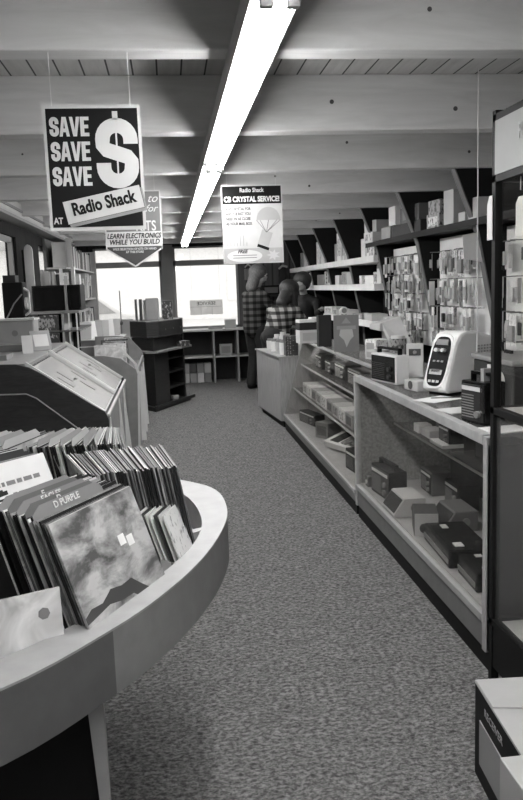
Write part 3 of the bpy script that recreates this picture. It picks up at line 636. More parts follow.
MB().prism(e8,'z',.93,1.10).build('top_box','walnut_h',t); MB().prism(e8,'z',1.10,1.112).build('top_rim','mid_dark',t); MB().prism(e8,'z',.915,.93).build('lower_rim','dark',t)
MB().prism([tuple(V(p)*1) for p in kpoly(.9)],'z',.745,.93).build('neck','walnut',t)
d_ = (Rr-N).normalized()
for k_ in (.3,.55,.8): 
    p = N.lerp(Rr,k_)+V((d_.y,-d_.x))*.035; MB().cyl((p.x,p.y,1.0),(p.x+.012,p.y-.006,1.0),.013,n=8).build('coat_hook','mid',t)
dd = [tuple(N+V((.0,-.12))),tuple(Rr+V((.12,.05))),tuple(Rr+V((.12,.05))+V((-.02,.03))),tuple(N+V((-.02,-.08)))]
MB().prism(dd,'z',.03,.07).build('kick_board','walnut_h',t)
for i,(x_,y_,w_,h_,mt,lb) in enumerate(((-.36,10.2,.03,.27,'dark','dark upright folder on the kiosk top, leftmost'),(-.30,10.17,.05,.26,'light','pale upright folder next to the dark folder on the kiosk top'),(-.21,10.12,.16,.28,'grey','wide grey folder standing in the middle of the kiosk top'),(-.02,10.3,.13,.24,'print_dark','dark patterned box at the right end of the kiosk top'),(-.42,10.22,.02,.27,'mid_dark','thin folder at the left end of the kiosk top'))):
    carton('folder',lb,'folder',(x_,y_,1.113),(w_,.10,h_),-.1,mt)
carton('kiosk_basket','small pale basket of goods on the kiosk ledge under the top box','basket',(.15,10.42,.746),(.16,.14,.07),.5,'print_dark')
carton('kiosk_box','small pale box at the foot of the kiosk','box',(.02,10.18,.072),(.08,.05,.05),.6,'grey')
# ================================================================ FRONT WINDOW FURNITURE
t = thing('window_bench','long pale shelf unit with two bays under the right front window','shelving',(0,0,0))
MB().box(.10,1.42,12.3,12.8,.82,.845).build('top','light',t); MB().box(.12,1.42,12.32,12.8,.40,.42).build('shelf','light',t)
for x_ in (.10,.66,1.04,1.38): MB().box(x_,x_+.03,12.32,12.8,0,.82).build('upright','grey',t)
MB().box(.1,1.42,12.78,12.8,0,.82).build('back_panel','charcoal',t)
for i in range(4):
    for j in range(2):
        carton('small_carton','small pale carton in the two high block on the floor under the window shelf','box',(.22+.115*i,12.5,.005+.155*j),(.105,.2,.15),0,['light','grey','pale','mid'][(i+j)%4] if not(i==1 and j==1) else 'dark','cartons under the window shelf')
carton('packet','clear bagged packet standing on the lower shelf of the right bay','packet',(.87,12.45,.421),(.2,.04,.18),0,'grey',face='mid')
carton('low_machine','dark topped pale machine on the window bench','machine',(.72,12.5,.846),(.22,.2,.05),0,'grey',lid=True)
carton('low_box','grey box at the right end of the window bench top','box',(.96,12.5,.846),(.17,.2,.14),0,'light')
t = thing('window_notice','grey translucent notice with back to front lettering hung inside the right window','sign',(.60,12.7,1.07))
MB().box(-.235,.235,0,.004,0,.235).build('card','backlit',t); t.scale=(1.12,1,1.0); MB().box(-.235,.235,-.001,0,.125,.129).box(-.08,-.077,-.001,0,0,.125).box(.08,.083,-.001,0,0,.125).build('rule_line','mid',t)
text('lettering','SERVICE',.075,'mid',t,(0,-.0015,.178),sx=1.0,bold=.001,mirror=True)
for s in (-1,1): MB().cyl((s*.2,0,.235),(s*.2,0,1.1),.001,n=5).build('hanging_string','mid',t)
MB().box(0,0.01,0,.01,0,.01).bm.free()
# clutter on the board wall
t = thing('wall_telephone','pale telephone or camera hooked on the dark boards left of the head','wall fitting',(1.30,12.8,1.68))
MB().box(-.05,.05,-.06,.04,-.08,.1).build('body','mid',t,bevel=.01); MB().tube([(-.05,-.07,.12),(.0,-.09,.17),(.09,-.07,.1),(.06,-.07,0)],.012).build('handset','light',t)
t['label'] = 'pale telephone hooked on the dark boards beside the first customer'
t = thing('wall_telephone','dark telephone on the boards between the two plaid shirts','wall fitting',(1.86,12.8,1.66))
MB().box(-.06,.06,-.08,.04,-.14,.12).build('body','charcoal',t,bevel=.01); MB().tube([(-.06,-.09,.1),(.0,-.11,.15),(.08,-.09,.13)],.016).build('handset','light',t)
t = thing('back_shelf','dark narrow shelf on the boards behind the customers','shelf',(0,0,0)); MB().box(1.2,2.3,12.55,12.84,1.32,1.35).build('board','charcoal',t)
carton('dark_radio','dark radio on the narrow shelf behind the customers','radio',(1.65,12.65,1.351),(.3,.15,.15),0,'black',face='mid_dark')

# ================================================================ COUNTERS
XC = 1.14
def quadbox(mb, a, b_, c_, d_, n_):   # slab from 4 corner points, thickened along n_
    a,b_,c_,d_,n_ = map(V,(a,b_,c_,d_,n_)); return mb.hexa([a,b_,c_,d_,a+n_,b_+n_,c_+n_,d_+n_])
# wooden end counter
t = thing('wooden_counter','plain wood grained end counter beyond the sloping glass showcase','counter',(0,0,0))
MB().prism([(1.12,8.08),(1.01,9.25),(1.7,9.3),(1.75,8.08)],'z',.07,.745).build('body','oak',t,bevel=.004)
MB().prism([(1.15,8.10),(1.055,9.22),(1.7,9.3),(1.72,8.10)],'z',0,.07).build('plinth','black',t)
MB().prism([(1.105,8.07),(.995,9.27),(1.72,9.32),(1.76,8.07)],'z',.745,.76).build('top','laminate_light',t)
# stock on it
k_ = 0
for (x_,y_,w_,d__,h_,mt,lb) in ((1.15,9.0,.1,.1,.13,'pale','pale tub'),(1.22,8.92,.1,.1,.18,'light','light tub'),(1.16,8.75,.09,.1,.14,'paper','white tub'),(1.25,8.65,.1,.1,.22,'pale','tall pale tub'),(1.18,8.5,.09,.1,.15,'light','grey printed tub'),(1.3,8.75,.12,.1,.19,'white','large white tub'),(1.19,8.28,.08,.1,.16,'paper','nearest white tub')):
    t = thing('goods_tub','%s of small goods on the wooden counter, %s from the aisle end' % (lb, ['first','second','third','fourth','fifth','sixth','seventh'][k_]),'tub',(x_,y_,.761)); k_ += 1
    MB().cyl((0,0,0),(0,0,h_*.8),w_*.42,w_*.46,14).build('tub_body',mt,t,smooth=False); MB().cyl((0,0,h_*.8),(0,0,h_),w_*.34,w_*.34,12).build('lid','mid' if k_%2 else 'pale',t)
for j in range(4):
    carton('flat_box','flat dark edged box in the pile on the near end of the wooden counter','box',(1.26,8.18,.761+.052*j),(.13,.18,.05),0,'print_dark','pile of dark printed boxes')
    carton('white_flat_box','flat white box in the pile against the sloping glass case','box',(1.385,8.13,.761+.05*j),(.11,.08,.047),0,'pale','pile of white boxes')

def deck_case(y0, y1, slant, label, zs):
    t = thing('glass_showcase', label, 'showcase', (0,0,0)); xb = 1.78
    MB().box(XC+.012,xb,y0+.01,y1-.01,0,.088).build('plinth','black',t)
    MB().box(XC,xb,y0,y1,.088,zs).build('base_panel','base_laminate',t)
    MB().box(XC+.02,xb-.02,y0+.02,y1-.02,zs,zs+.012).build('deck','tray',t)
    xt = 1.36 if slant else XC; zt = .92
    MB().box(xb-.02,xb,y0,y1,zs,zt).build('back_panel','charcoal' if not slant else 'mid_dark',t)
    prof = [(XC,zs),(xt,zt),(xb,zt),(xb,zs)]
    return t, xt, zt, xb, prof
t, xt, zt, xb, prof = deck_case(2.70,4.80,False,'nearest wood framed glass showcase of radios along the right of the aisle',.215)
MB().box(XC+.03,xb-.02,4.77,4.79,.22,.89).build('end_panel','chipboard',t); MB().box(XC,xb,2.70,2.715,.22,.89).build('end_panel','charcoal',t)
for (a,b_) in ((2.70,2.735),(4.765,4.80)): MB().box(XC-.006,XC+.03,a,b_,.08,.92).build('corner_post','oak_frame',t,bevel=.003)
MB().box(XC-.008,XC+.032,2.735,4.765,.885,.925).build('top_rail','oak_frame',t,bevel=.003)
MB().box(XC-.008,XC+.02,2.735,4.765,.19,.222).build('bottom_rail','laminate_light',t,bevel=.002)
MB().box(XC+.008,XC+.013,2.735,4.765,.222,.885).build('front_glass','glass',t)
MB().box(XC+.032,xb,2.70,4.80,.917,.924).build('top_glass','dusty_glass',t)
MB().box(XC+.25,xb-.02,2.72,4.77,.60,.608).build('glass_shelf','dusty_glass',t)
MB().box(XC+.244,XC+.25,2.72,4.77,.598,.610).build('shelf_edge','pale',t)
MB().prism([(3.0+2.72-2.72,.6),(3.0,.6)],'x',0,1).bm.free() if False else None
for yy in (3.2,3.9,4.5): MB().prism([(xb-.02,.595),(XC+.3,.595),(xb-.02,.50)],'y',yy,yy+.012).build('shelf_bracket','charcoal',t)
t, xt, zt, xb, prof = deck_case(4.83,8.0,True,'long sloping fronted glass showcase between the nearest case and the wooden counter',.15)
MB().prism(prof,'y',4.83,4.85).build('end_panel','oak',t); MB().prism(prof,'y',7.98,8.0).build('end_panel','oak',t)
MB().hexa([(XC+.005,4.85,.15),(XC+.011,4.85,.15),(XC+.011,7.98,.15),(XC+.005,7.98,.15),(xt,4.85,.915),(xt+.006,4.85,.915),(xt+.006,7.98,.915),(xt,7.98,.915)]).build('front_glass','glass',t)
MB().box(xt-.01,xt+.03,4.83,8.0,.912,.927).build('top_rail','laminate_light',t,bevel=.002); MB().box(xt+.03,xb,4.83,8.0,.915,.922).build('top_glass','dusty_glass',t)
MB().box(XC-.005,XC+.015,4.83,8.0,.145,.165).build('bottom_rail','laminate_light',t)
for zz, x0 in ((.43,XC+.11),(.67,XC+.2)): MB().box(x0,xb-.02,4.86,7.97,zz,zz+.008).build('glass_shelf','dusty_glass',t); MB().box(x0-.008,x0,4.86,7.97,zz-.004,zz+.012).build('shelf_edge','light',t)

# ---------------------------------------------------------------- radios and electronics
def radio(name, label, cat, loc, size, rz=0, body='black', facem='charcoal', trim='chrome', handle=True, knobs=2, side='-y', group=None, dial=True, hmat=None):
    """front is local -y"""
    w, d, h = size; t = thing(name, label, cat, loc, rz, group)
    MB().box(-w/2,w/2,-d/2,d/2,0,h).build('cabinet',body,t,bevel=.006)
    MB().box(-w*.46,w*.46,-d/2-.004,-d/2+.001,h*.07,h*.93).build('front_panel',facem,t,bevel=.002)
    gr = MB()
    for i in range(9): gr.box(-w*.42,w*.08,-d/2-.006,-d/2-.004,h*(.14+.065*i),h*(.165+.065*i))
    gr.build('speaker_grille',trim if body!='black' else 'mid_dark',t)
    if dial: MB().box(-w*.42,w*.42,-d/2-.006,-d/2-.004,h*.78,h*.88).build('tuning_dial','pale',t)
    for i in range(knobs): MB().cyl((w*.28,-d/2-.018,h*(.25+.26*i)),(w*.28,-d/2-.004,h*(.25+.26*i)),min(w,h)*.09,n=18).build('knob',trim,t)
    if handle:
        z1 = h+.035; MB().box(-w*.42,w*.42,-.012,.012,z1-.012,z1).box(-w*.42,-w*.38,-.012,.012,h-.01,z1).box(w*.38,w*.42,-.012,.012,h-.01,z1).build('handle',hmat or body,t)
    return t
HP = -PI/2   # front (-y local) faces the aisle (-X)
Z3 = .924
t = radio('portable_radio','white sided portable radio with black grille and raised handle on the near showcase','radio',(1.245,4.36,Z3),(.30,.085,.165),HP+.22,'pale','gloss_black','charcoal',dial=False,hmat='black')
t = thing('reel_card','tall pale upright display unit with a clasp behind the white sided radio','display unit',(1.46,4.56,Z3),-.35)
MB().box(-.05,.05,-.03,.03,0,.20).build('panel','pale',t,bevel=.004); MB().box(-.035,.035,-.033,-.03,.13,.17).build('window','dark',t); MB().cyl((0,-.034,.15),(0,-.03,.15),.012,n=12).build('clasp','chrome',t); MB().box(-.06,-.05,-.03,.03,0,.2).build('side_panel','dark',t)
t = thing('cash_register','dark wedge shaped register in front of the peg wall on the near showcase','register',(1.70,4.50,Z3))
MB().prism([(-.06,0),(.08,0),(.08,.16),(.02,.17),(-.06,.06)],'x',-.12,.12).build('case','dark',t,bevel=.008); t.rotation_euler=(0,0,HP+.4)
# white sloped desktop unit with an oval instrument panel
t = thing('desktop_instrument','large white rounded cabinet with a tilted oval black control panel on the near showcase','instrument',(1.465,3.84,Z3),math.radians(-62)); t.scale = (1.3,1.4,1.06)
body = [(-.12,.012),(.15,.012),(.165,.05),(.165,.20),(.12,.265),(.03,.295),(-.035,.30),(-.065,.285),(-.085,.25),(-.135,.06),(-.14,.03)]
MB().prism([(p[0],p[1]) for p in body],'x',-.062,.062).build('cabinet','gloss_white',t,smooth=False,bevel=.018)
def slope_pt(s, off): # along the front slope
    a = V((-.139,.035)); b_ = V((-.071,.285)); p = a.lerp(b_, s); nn = V((-(b_-a).y,(b_-a).x)).normalized(); return p+nn*off
q = MB(); ring0 = []
for off, sx_, nm_, mt_ in ((.004,.054,'bezel','white'),(.007,.044,'panel','black')):
    q = MB(); A_, B_ = [], []
    for i in range(32):
        a = 2*PI*i/32; cx_ = sx_*(abs(math.cos(a))**.6)*(1 if math.cos(a)>=0 else -1); ss = .5+(.5 if sx_>.05 else .455)*(abs(math.sin(a))**.6)*(1 if math.sin(a)>=0 else -1)
        p0 = slope_pt(ss, -.004); p1 = slope_pt(ss, off); A_.append(q.bm.verts.new((cx_,p0.x,p0.y))); B_.append(q.bm.verts.new((cx_,p1.x,p1.y)))
    q.bm.faces.new(A_[::-1]); q.bm.faces.new(B_)
    for i in range(32): j=(i+1)%32; q.bm.faces.new([A_[i],A_[j],B_[j],B_[i]])
    q.build(nm_, mt_, t)
def on_panel(nm_, mt_, cx_, ss, rw, rs):
    a = slope_pt(ss-rs,.0072); b_ = slope_pt(ss+rs,.0072); a2 = slope_pt(ss-rs,.011); b2 = slope_pt(ss+rs,.011)
    MB().hexa([(cx_-rw,a.x,a.y),(cx_+rw,a.x,a.y),(cx_+rw,b_.x,b_.y),(cx_-rw,b_.x,b_.y),(cx_-rw,a2.x,a2.y),(cx_+rw,a2.x,a2.y),(cx_+rw,b2.x,b2.y),(cx_-rw,b2.x,b2.y)]).build(nm_,mt_,t)
on_panel('meter_window','mid',0,.85,.03,.05); on_panel('meter_window','light',0,.30,.03,.045); on_panel('meter_window','dark',0,.33,.022,.03)
for cx_ in (-.02,.0,.02):
    on_panel('key','pale',cx_,.13,.006,.022); on_panel('switch','grey',cx_,.50,.005,.016)
for cx_ in (-.015,.018):
    p0, p1 = slope_pt(.70,.006), slope_pt(.70,.022); MB().cyl((cx_,p0.x,p0.y),(cx_,p1.x,p1.y),.009,n=14).build('knob','pale',t)
gb = MB()
for i in range(6):
    for j in range(6): gb.box(.0625,.0635,.03+.016*i,.040+.016*i,.15+.014*j,.158+.014*j)
gb.build('side_vent','grey',t)
MB().box(-.05,.05,-.11,.13,0,.013).build('foot','black',t)
MB().tube([(.063,.1,.02),(.1,.0,.004),(.12,-.12,.004),(.05,-.2,.004)],.003).build('cable','dark',t)
t = radio('transistor_radio','tall black transistor radio with clipped strap at the right end of the near showcase','radio',(1.235,2.98,Z3),(.155,.10,.17),HP+.25,'gloss_black','charcoal','mid',True,1)
MB().box(.055,.075,-.056,-.05,.05,.16).build('chrome_strip','chrome',t); MB().box(.01,.03,-.02,.02,.16,.22).build('strap_tab','grey',t)
t = thing('tape_machine','grey tape machine with a white reel beside the tall black cabinet on the near showcase','tape recorder',(1.56,3.35,Z3),HP)
MB().box(-.22,.22,-.13,.16,0,.20).build('case','charcoal',t,bevel=.008); MB().box(-.23,.23,-.14,.17,.2,.225).build('lid','mid',t,bevel=.006)
MB().cyl((.10,-.155,.12),(.10,-.135,.12),.05,n=24).build('reel','pale',t); MB().cyl((.10,-.175,.12),(.10,-.155,.12),.012,n=12).build('spindle','white',t)
MB().cyl((.1,-.15,.04),(.1,-.135,.04),.03,n=20).build('lower_reel','light',t); MB().box(-.02,.03,-.145,-.13,.1,.19).build('paper_tag','pale',t)
for q in range(3): MB().cyl((-.15+.03*q,0,.225),(-.15+.03*q,0,.24),.01,n=10).build('button','black',t)
carton('leaflet','white leaflet lying on the near showcase below the desktop instrument','leaflet',(1.27,3.62,Z3),(.2,.14,.003),.5,'paper')
carton('leaflet','folded pale leaflet on the near showcase by the transistor radio','leaflet',(1.26,3.28,Z3),(.18,.14,.004),.2,'pale')
carton('leaflet','white sheet under the reel machine by the tall black cabinet','leaflet',(1.25,2.80,Z3),(.16,.13,.004),.1,'white')
t = thing('adding_dial','small pale box with a round dial lying on the near showcase left of the instrument','box',(1.285,3.98,Z3),HP+.2)
MB().box(-.07,.07,-.04,.04,0,.055).build('case','light',t,bevel=.006); MB().cyl((0,-.043,.03),(0,-.04,.03),.022,n=18).build('dial','dark',t)
carton('white_tray','pale open tray between the white sided radio and the instrument','tray',(1.40,4.10,Z3),(.13,.16,.03),HP+.3,'pale')

# inside the near case: deck
D3 = .2275
t = thing('small_speaker','tiny grey box with a round knob in the far corner of the near showcase deck','speaker',(1.21,4.68,D3),HP)
MB().box(-.03,.03,-.03,.03,0,.065).build('case','mid_dark',t,bevel=.003); MB().cyl((0,-.036,.03),(0,-.03,.03),.014,n=14).build('knob','pale',t)
radio('radio_cassette','tall dark radio cassette standing at the far end of the near showcase deck','radio',(1.255,4.44,D3),(.30,.11,.175),HP+.1,'charcoal','dark','mid',True,2)
def clock_radio(label, loc, rz, body, sz=(.24,.17,.105)):
    w,d,h = sz; t = thing('clock_radio',label,'clock radio',loc,rz)
    MB().prism([(-d/2,0),(d/2,0),(d/2,h),(-d*.2,h),(-d/2-.01,h*.15)],'x',-w/2,w/2).build('cabinet',body,t,bevel=.005)
    a=V((-d/2-.01,h*.15)); b_=V((-d*.2,h)); nn=V((-(b_-a).y,(b_-a).x)).normalized()*.003
    p=[a.lerp(b_,.1),a.lerp(b_,.9)]; W=w*.44
    MB().hexa([(-W,p[0].x,p[0].y),(W,p[0].x,p[0].y),(W,p[1].x,p[1].y),(-W,p[1].x,p[1].y),(-W,p[0].x+nn.x,p[0].y+nn.y),(W,p[0].x+nn.x,p[0].y+nn.y),(W,p[1].x+nn.x,p[1].y+nn.y),(-W,p[1].x+nn.x,p[1].y+nn.y)]).build('front_panel','charcoal',t)
    MB().cyl((w/2,.02,h*.5),(w/2+.01,.02,h*.5),.02,n=14).build('side_dial','mid',t)
clock_radio('pale topped clock radio with a dark sloping face on the near showcase deck',(1.245,4.10,D3),HP,'light')
clock_radio('dark clock radio tucked behind the boxed dial in the near showcase',(1.42,3.80,D3),HP,'mid_dark')
t = thing('boxed_speaker','upright box with a pale end and a round dial in the near showcase','speaker',(1.245,3.74,D3),-.25)
MB().box(-.06,.06,-.09,.09,0,.12).build('case','dark',t,bevel=.004); MB().box(-.058,.058,-.094,-.09,.002,.118).build('front_panel','light',t); MB().cyl((-.01,-.102,.045),(-.01,-.094,.045),.024,n=18).build('dial','dark',t)
def flat_set(label, loc, rz, sz):
    w,d,h = sz; t = thing('tape_recorder',label,'tape recorder',loc,rz)
    MB().box(-w/2,w/2,-d/2,d/2,0,h).build('case','gloss_black',t,bevel=.008); MB().box(-w/2+.01,w/2-.01,-d/2-.003,-d/2,h*.25,h*.5).build('front_strip','mid',t)
    MB().box(-w*.4,w*.4,-d*.4,d*.4,h,h+.004).build('lid','gloss_black',t); MB().box(w*.3,w*.42,-d*.3,-d*.1,h+.004,h+.009).build('latch','pale',t); MB().box(-w*.35,-w*.22,-d*.2,-d*.05,h+.004,h+.007).build('name_badge','light',t)
    MB().cyl((w*.36,.05,h+.004),(w*.36,.05,h+.016),.012,n=14).build('knob','chrome',t)
flat_set('larger flat black recorder with a pale latch lying in the near showcase',(1.285,3.40,D3),HP-.06,(.42,.20,.085))
flat_set('flat black recorder nearest the tall cabinet, partly cut off by the case post',(1.29,3.03,D3),HP-.05,(.24,.2,.085))
for i,(y_,x_,sz,mt,lb) in enumerate(((4.45,1.55,(.2,.12,.14),'mid_dark','grey radio at the back of the deck, far end'),(4.1,1.58,(.22,.12,.15),'charcoal','charcoal radio at the back of the deck behind the clock radio'),(3.3,1.64,(.3,.12,.16),'black','black radio at the back of the deck behind the flat recorder'))):
    radio('table_radio',lb+' in the near showcase','radio',(x_,y_,D3),sz,HP,mt,'charcoal','mid',False)
# shelf of the near case
S3 = .6085
for (y_,x_,sz,mt,lb) in ((4.42,1.46,(.1,.08,.05),'pale','small white box first on the glass shelf of the near showcase'),(4.27,1.47,(.15,.09,.045),'light','flat pale box second on the glass shelf of the near showcase'),(4.02,1.46,(.2,.12,.02),'pale','flat white tray under the radios on the glass shelf')):
    carton('shelf_box',lb,'box',(x_,y_,S3),sz,HP,mt)
radio('shelf_radio','dark radio behind the white boxes on the glass shelf of the near showcase','radio',(1.60,4.3,S3),(.3,.1,.12),HP,'charcoal','dark','mid',False)
radio('shelf_radio','dark radio standing on the white tray on the glass shelf','radio',(1.48,4.0,S3+.0205),(.16,.08,.09),HP,'black','dark','mid',False)
radio('shelf_radio','long black radio in the middle of the glass shelf of the near showcase','radio',(1.56,3.5,S3),(.4,.14,.13),HP,'black','charcoal','mid_dark',False)
radio('shelf_radio','black radio at the near end of the glass shelf of the near showcase','radio',(1.56,3.02,S3),(.34,.16,.14),HP,'black','charcoal','mid_dark',False)

# sloping case contents
D2 = .1625
S2a, S2b = .4385, .6785
radio('deck_radio','dark radio at the far end of the sloping showcase deck','radio',(1.32,7.35,D2),(.42,.1,.11),HP+.2,'charcoal','dark','mid',False)
carton('cube_box','cube shaped printed box on the sloping showcase deck','box',(1.33,6.62,D2),(.17,.15,.14),HP+.5,'mid',face='mid_dark')
t = thing('boxed_kit','open white box tilted up to show its contents on the sloping showcase deck','boxed kit',(1.38,6.03,D2+.05),HP+.5); t.rotation_euler=(.3,0,HP+.35)
MB().box(-.2,.2,-.11,.11,0,.05).build('tray','pale',t,bevel=.003); MB().box(-.14,-.02,-.08,.08,.05,.054).build('dark_insert','charcoal',t); MB().box(.02,.16,-.08,.08,.05,.06).build('instrument','print_grey',t)
radio('deck_radio','black radio with pale lettering at the near end of the sloping showcase deck','radio',(1.29,5.33,D2),(.30,.1,.15),HP+.1,'black','black','pale',False,0)
carton('bagged_parts','pile of bagged parts behind the black radio in the sloping showcase','packet',(1.5,5.7,D2),(.3,.2,.12),.4,'print_grey')
for i in range(9):
    carton('book_box','pale boxed kit in the row on the middle shelf of the sloping showcase','boxed kit',(1.375,7.45-.235*i,S2a),(.215,.2,.105),HP,['light','pale','grey'][i%3],'row of boxed kits',face=['print_grey','print_light','mid_dark'][i%3])
radio('shelf_radio','black radio at the near end of the middle shelf in the sloping showcase','radio',(1.37,5.28,S2a),(.22,.12,.14),HP,'black','charcoal','mid',False)
for i,(y_,w_,h_,mt,lb) in enumerate(((7.5,.3,.14,'charcoal','far dark radio'),(7.05,.28,.12,'black','black radio second from the far end'),(6.55,.4,.14,'dark','dark square box'),(6.05,.4,.13,'mid','grey radio with two dials'),(5.55,.3,.11,'light','pale low radio'),(5.1,.3,.12,'dark','nearest dark radio'))):
    radio('shelf_radio','%s on the top shelf of the sloping showcase' % lb,'radio',(1.50,y_,S2b),(w_,.14,h_),HP,mt,'charcoal','light',False)
# on the sloping case top
t = thing('catalogue','tall grey catalogue with a map like picture standing on the sloping showcase','catalogue',(1.47,6.45,.923),-.12)
MB().box(-.105,.105,-.012,.012,0,.31).build('cover','mid',t); MB().box(-.08,.08,-.014,-.012,.19,.22).build('title_strip','grey',t)
MB().prism([(-.05,.19),(-.06,.14),(-.02,.10),(.0,.04),(.03,.10),(.06,.13),(.05,.19)],'y',-.014,-.012).build('map_picture','light',t)
MB().prism([(-.04,.24),(.0,.29),(.04,.24)],'y',-.014,-.012).build('emblem','grey',t)
carton('black_box','black upright carton beside the grey catalogue','box',(1.41,7.1,.923),(.12,.1,.29),0,'charcoal')
carton('printed_carton','pale carton with a small black print and an open dark top on the sloping showcase','box',(1.36,7.65,.923),(.22,.15,.13),.1,'pale',face='light')
carton('dark_tray','black topped tray resting above the pale printed carton','tray',(1.36,7.65,1.054),(.22,.15,.07),.1,'charcoal')
carton('white_box','white flat carton on the black tray','box',(1.33,7.65,1.126),(.16,.12,.03),.15,'white')
carton('white_carton','white carton beside the black tray on the sloping showcase','box',(1.50,7.95,.923),(.14,.1,.24),.2,'paper',face='print_light')
t = thing('alarm_clock','small white round clock on top of the grey catalogue','clock',(1.46,6.48,1.234))
MB().cyl((0,-.012,.035),(0,.012,.035),.033,n=24).build('case','pale',t); MB().cyl((0,-.014,.035),(0,-.012,.035),.022,n=20).build('dial','mid',t); MB().box(-.02,.02,-.01,.01,0,.008).build('foot','dark',t)
for (x_,y_,w_,d__,h_,mt,lb) in ((1.58,5.75,.14,.2,.07,'light','pale low box behind the sloping case rail'),(1.46,5.05,.2,.12,.05,'pale','flat pale box nearest the white sided radio'),(1.62,6.0,.16,.14,.13,'print_white','white box with a slanted front on the sloping showcase')):
    carton('counter_box',lb,'box',(x_,y_,.923),(w_,d__,h_),HP+.3,mt,face='grey')
t = thing('glass_jar','clear jar of small parts on the sloping showcase behind the radio','jar',(1.62,5.45,.923))
MB().cyl((0,0,0),(0,0,.17),.065,n=20).build('jar_body','print_grey',t,smooth=False); MB().cyl((0,0,.17),(0,0,.19),.05,n=20).build('lid','pale',t)
t = thing('desk_lamp','pale wedge topped desk machine behind the jar on the right counter','machine',(1.70,6.0,.923))
MB().hexa([(-.10,-.14,.20),(.08,-.14,.20),(.08,.18,.20),(-.10,.18,.20),(-.10,-.14,.26),(.08,-.14,.31),(.08,.18,.29),(-.10,.18,.24)]).build('head','light',t,bevel=.008); MB().box(-.02,.05,-.05,.1,0,.2).build('stem','mid',t); MB().hexa([(-.08,-.17,.2),(.06,-.17,.2),(.06,-.50,.03),(-.08,-.50,.03),(-.08,-.14,.26),(.06,-.14,.3),(.06,-.52,.06),(-.08,-.52,.06)]).build('chute','light',t)

# ================================================================ TALL BLACK FRAMED CABINET, right edge
t = thing('tall_showcase','tall black framed glass cabinet with a pale lettered header at the right edge','showcase',(0,0,0))
X0, X1, Y0, Y1 = 1.13, 1.62, 1.55, 2.66; fz = .028
for (x_,y_) in ((X0,Y1-fz),(X0,Y0),(X1-fz,Y1-fz),(X1-fz,Y0)): MB().box(x_,x_+fz,y_,y_+fz,0,2.06).build('corner_post','black',t)
for zz in (.235,1.03,1.835,2.035):
    for q0 in ((X0,X0+fz,Y0,Y1),(X1-fz,X1,Y0,Y1),(X0,X1,Y0,Y0+fz),(X0,X1,Y1-fz,Y1)): MB().box(*q0,zz-.012,zz+.012).build('frame_rail','black',t)
MB().box(X0+.02,X1-.02,Y0+.03,Y1-.03,.08,.225).build('base_box','laminate_dark',t); MB().box(X0+.004,X0+.02,Y0+.03,Y1-.03,.06,.223).build('front_panel','black',t)
MB().box(X0+.03,X1-.03,Y0+.03,Y1-.03,.225,.235).build('floor_panel','pale',t); MB().box(X0+.03,X1-.03,Y0+.03,Y1-.03,1.03,1.04).build('shelf','light',t)
hd = MB().box(X0-.004,X0+.008,Y0+.03,Y1-.03,1.847,2.023).build('header','header',t); MB().box(X0+.008,X1-.01,Y1-.02,Y1-.008,1.847,2.023).build('header','header',t)
text('header_lettering','RADIOS & T',.07,'mid',t,(X0-.0055,2.30,1.955),rot=(PI/2,0,-PI/2),sx=.8,bold=.001); text('header_lettering','by the pack',.035,'mid',t,(X0-.0055,2.28,1.89),rot=(PI/2,0,-PI/2),sx=.9)
MB().box(X0+.012,X0+.016,Y0+.028,Y1-.028,.247,1.018).build('lower_glass','dusty_glass',t); MB().box(X0+.012,X0+.016,Y0+.028,Y1-.028,1.042,1.823).build('upper_glass','glass',t)
t = thing('price_tag','white paper tag taped to the post of the tall black cabinet','tag',(X0-.004,2.655,1.63))
MB().prism([(-.012,0),(.03,0),(.03,.12),(.01,.15),(-.01,.15),(-.012,.12)],'x',-.003,0).build('paper','light',t)
t = thing('price_tag','white paper tag hanging inside the tall black cabinet glass','tag',(X0+.03,2.50,1.63))
MB().prism([(-.03,0),(.03,0),(.03,.11),(.01,.13),(-.02,.13),(-.03,.11)],'x',-.003,0).build('paper','light',t); MB().cyl((-.001,0,.15),(-.001,0,.20),.0015,n=5).build('tape','paper',t)
t = thing('pull_cord','thin pale cord hanging from the ceiling beam down behind the counter','cord',(1.46,3.6,0))
MB().cyl((0,0,1.10),(0,0,ZC-.0),.0028,n=6).build('cord','pale',t); MB().cyl((0,0,1.07),(0,0,1.10),.008,n=8).build('pull','light',t)
t['label']='thin pale cord hanging from the ceiling in front of the peg wall'
t = thing('paper_bag','white paper tag hanging over the dark shelf edge near the cord','tag',(2.00,5.0,1.63),.1)
MB().hexa([(-.07,-.004,0),(.07,-.01,-.03),(.07,0,-.03),(-.07,0,0),(-.08,-.004,.15),(.05,-.004,.17),(.05,0,.17),(-.08,0,.15)]).build('paper','paper',t)

MB().box(X1-.03,X1-.022,Y0+.03,Y1-.03,.24,1.02).build('lower_back_panel','chamber',bpy.data.objects['tall_showcase'])
radio('cabinet_radio','dark radio standing on the middle shelf inside the tall black cabinet','radio',(1.42,2.35,1.041),(.30,.12,.15),HP,'charcoal','dark','mid',False)
carton('cabinet_box','pale box on the middle shelf inside the tall black cabinet','box',(1.40,2.0,1.041),(.2,.15,.12),HP,'light')
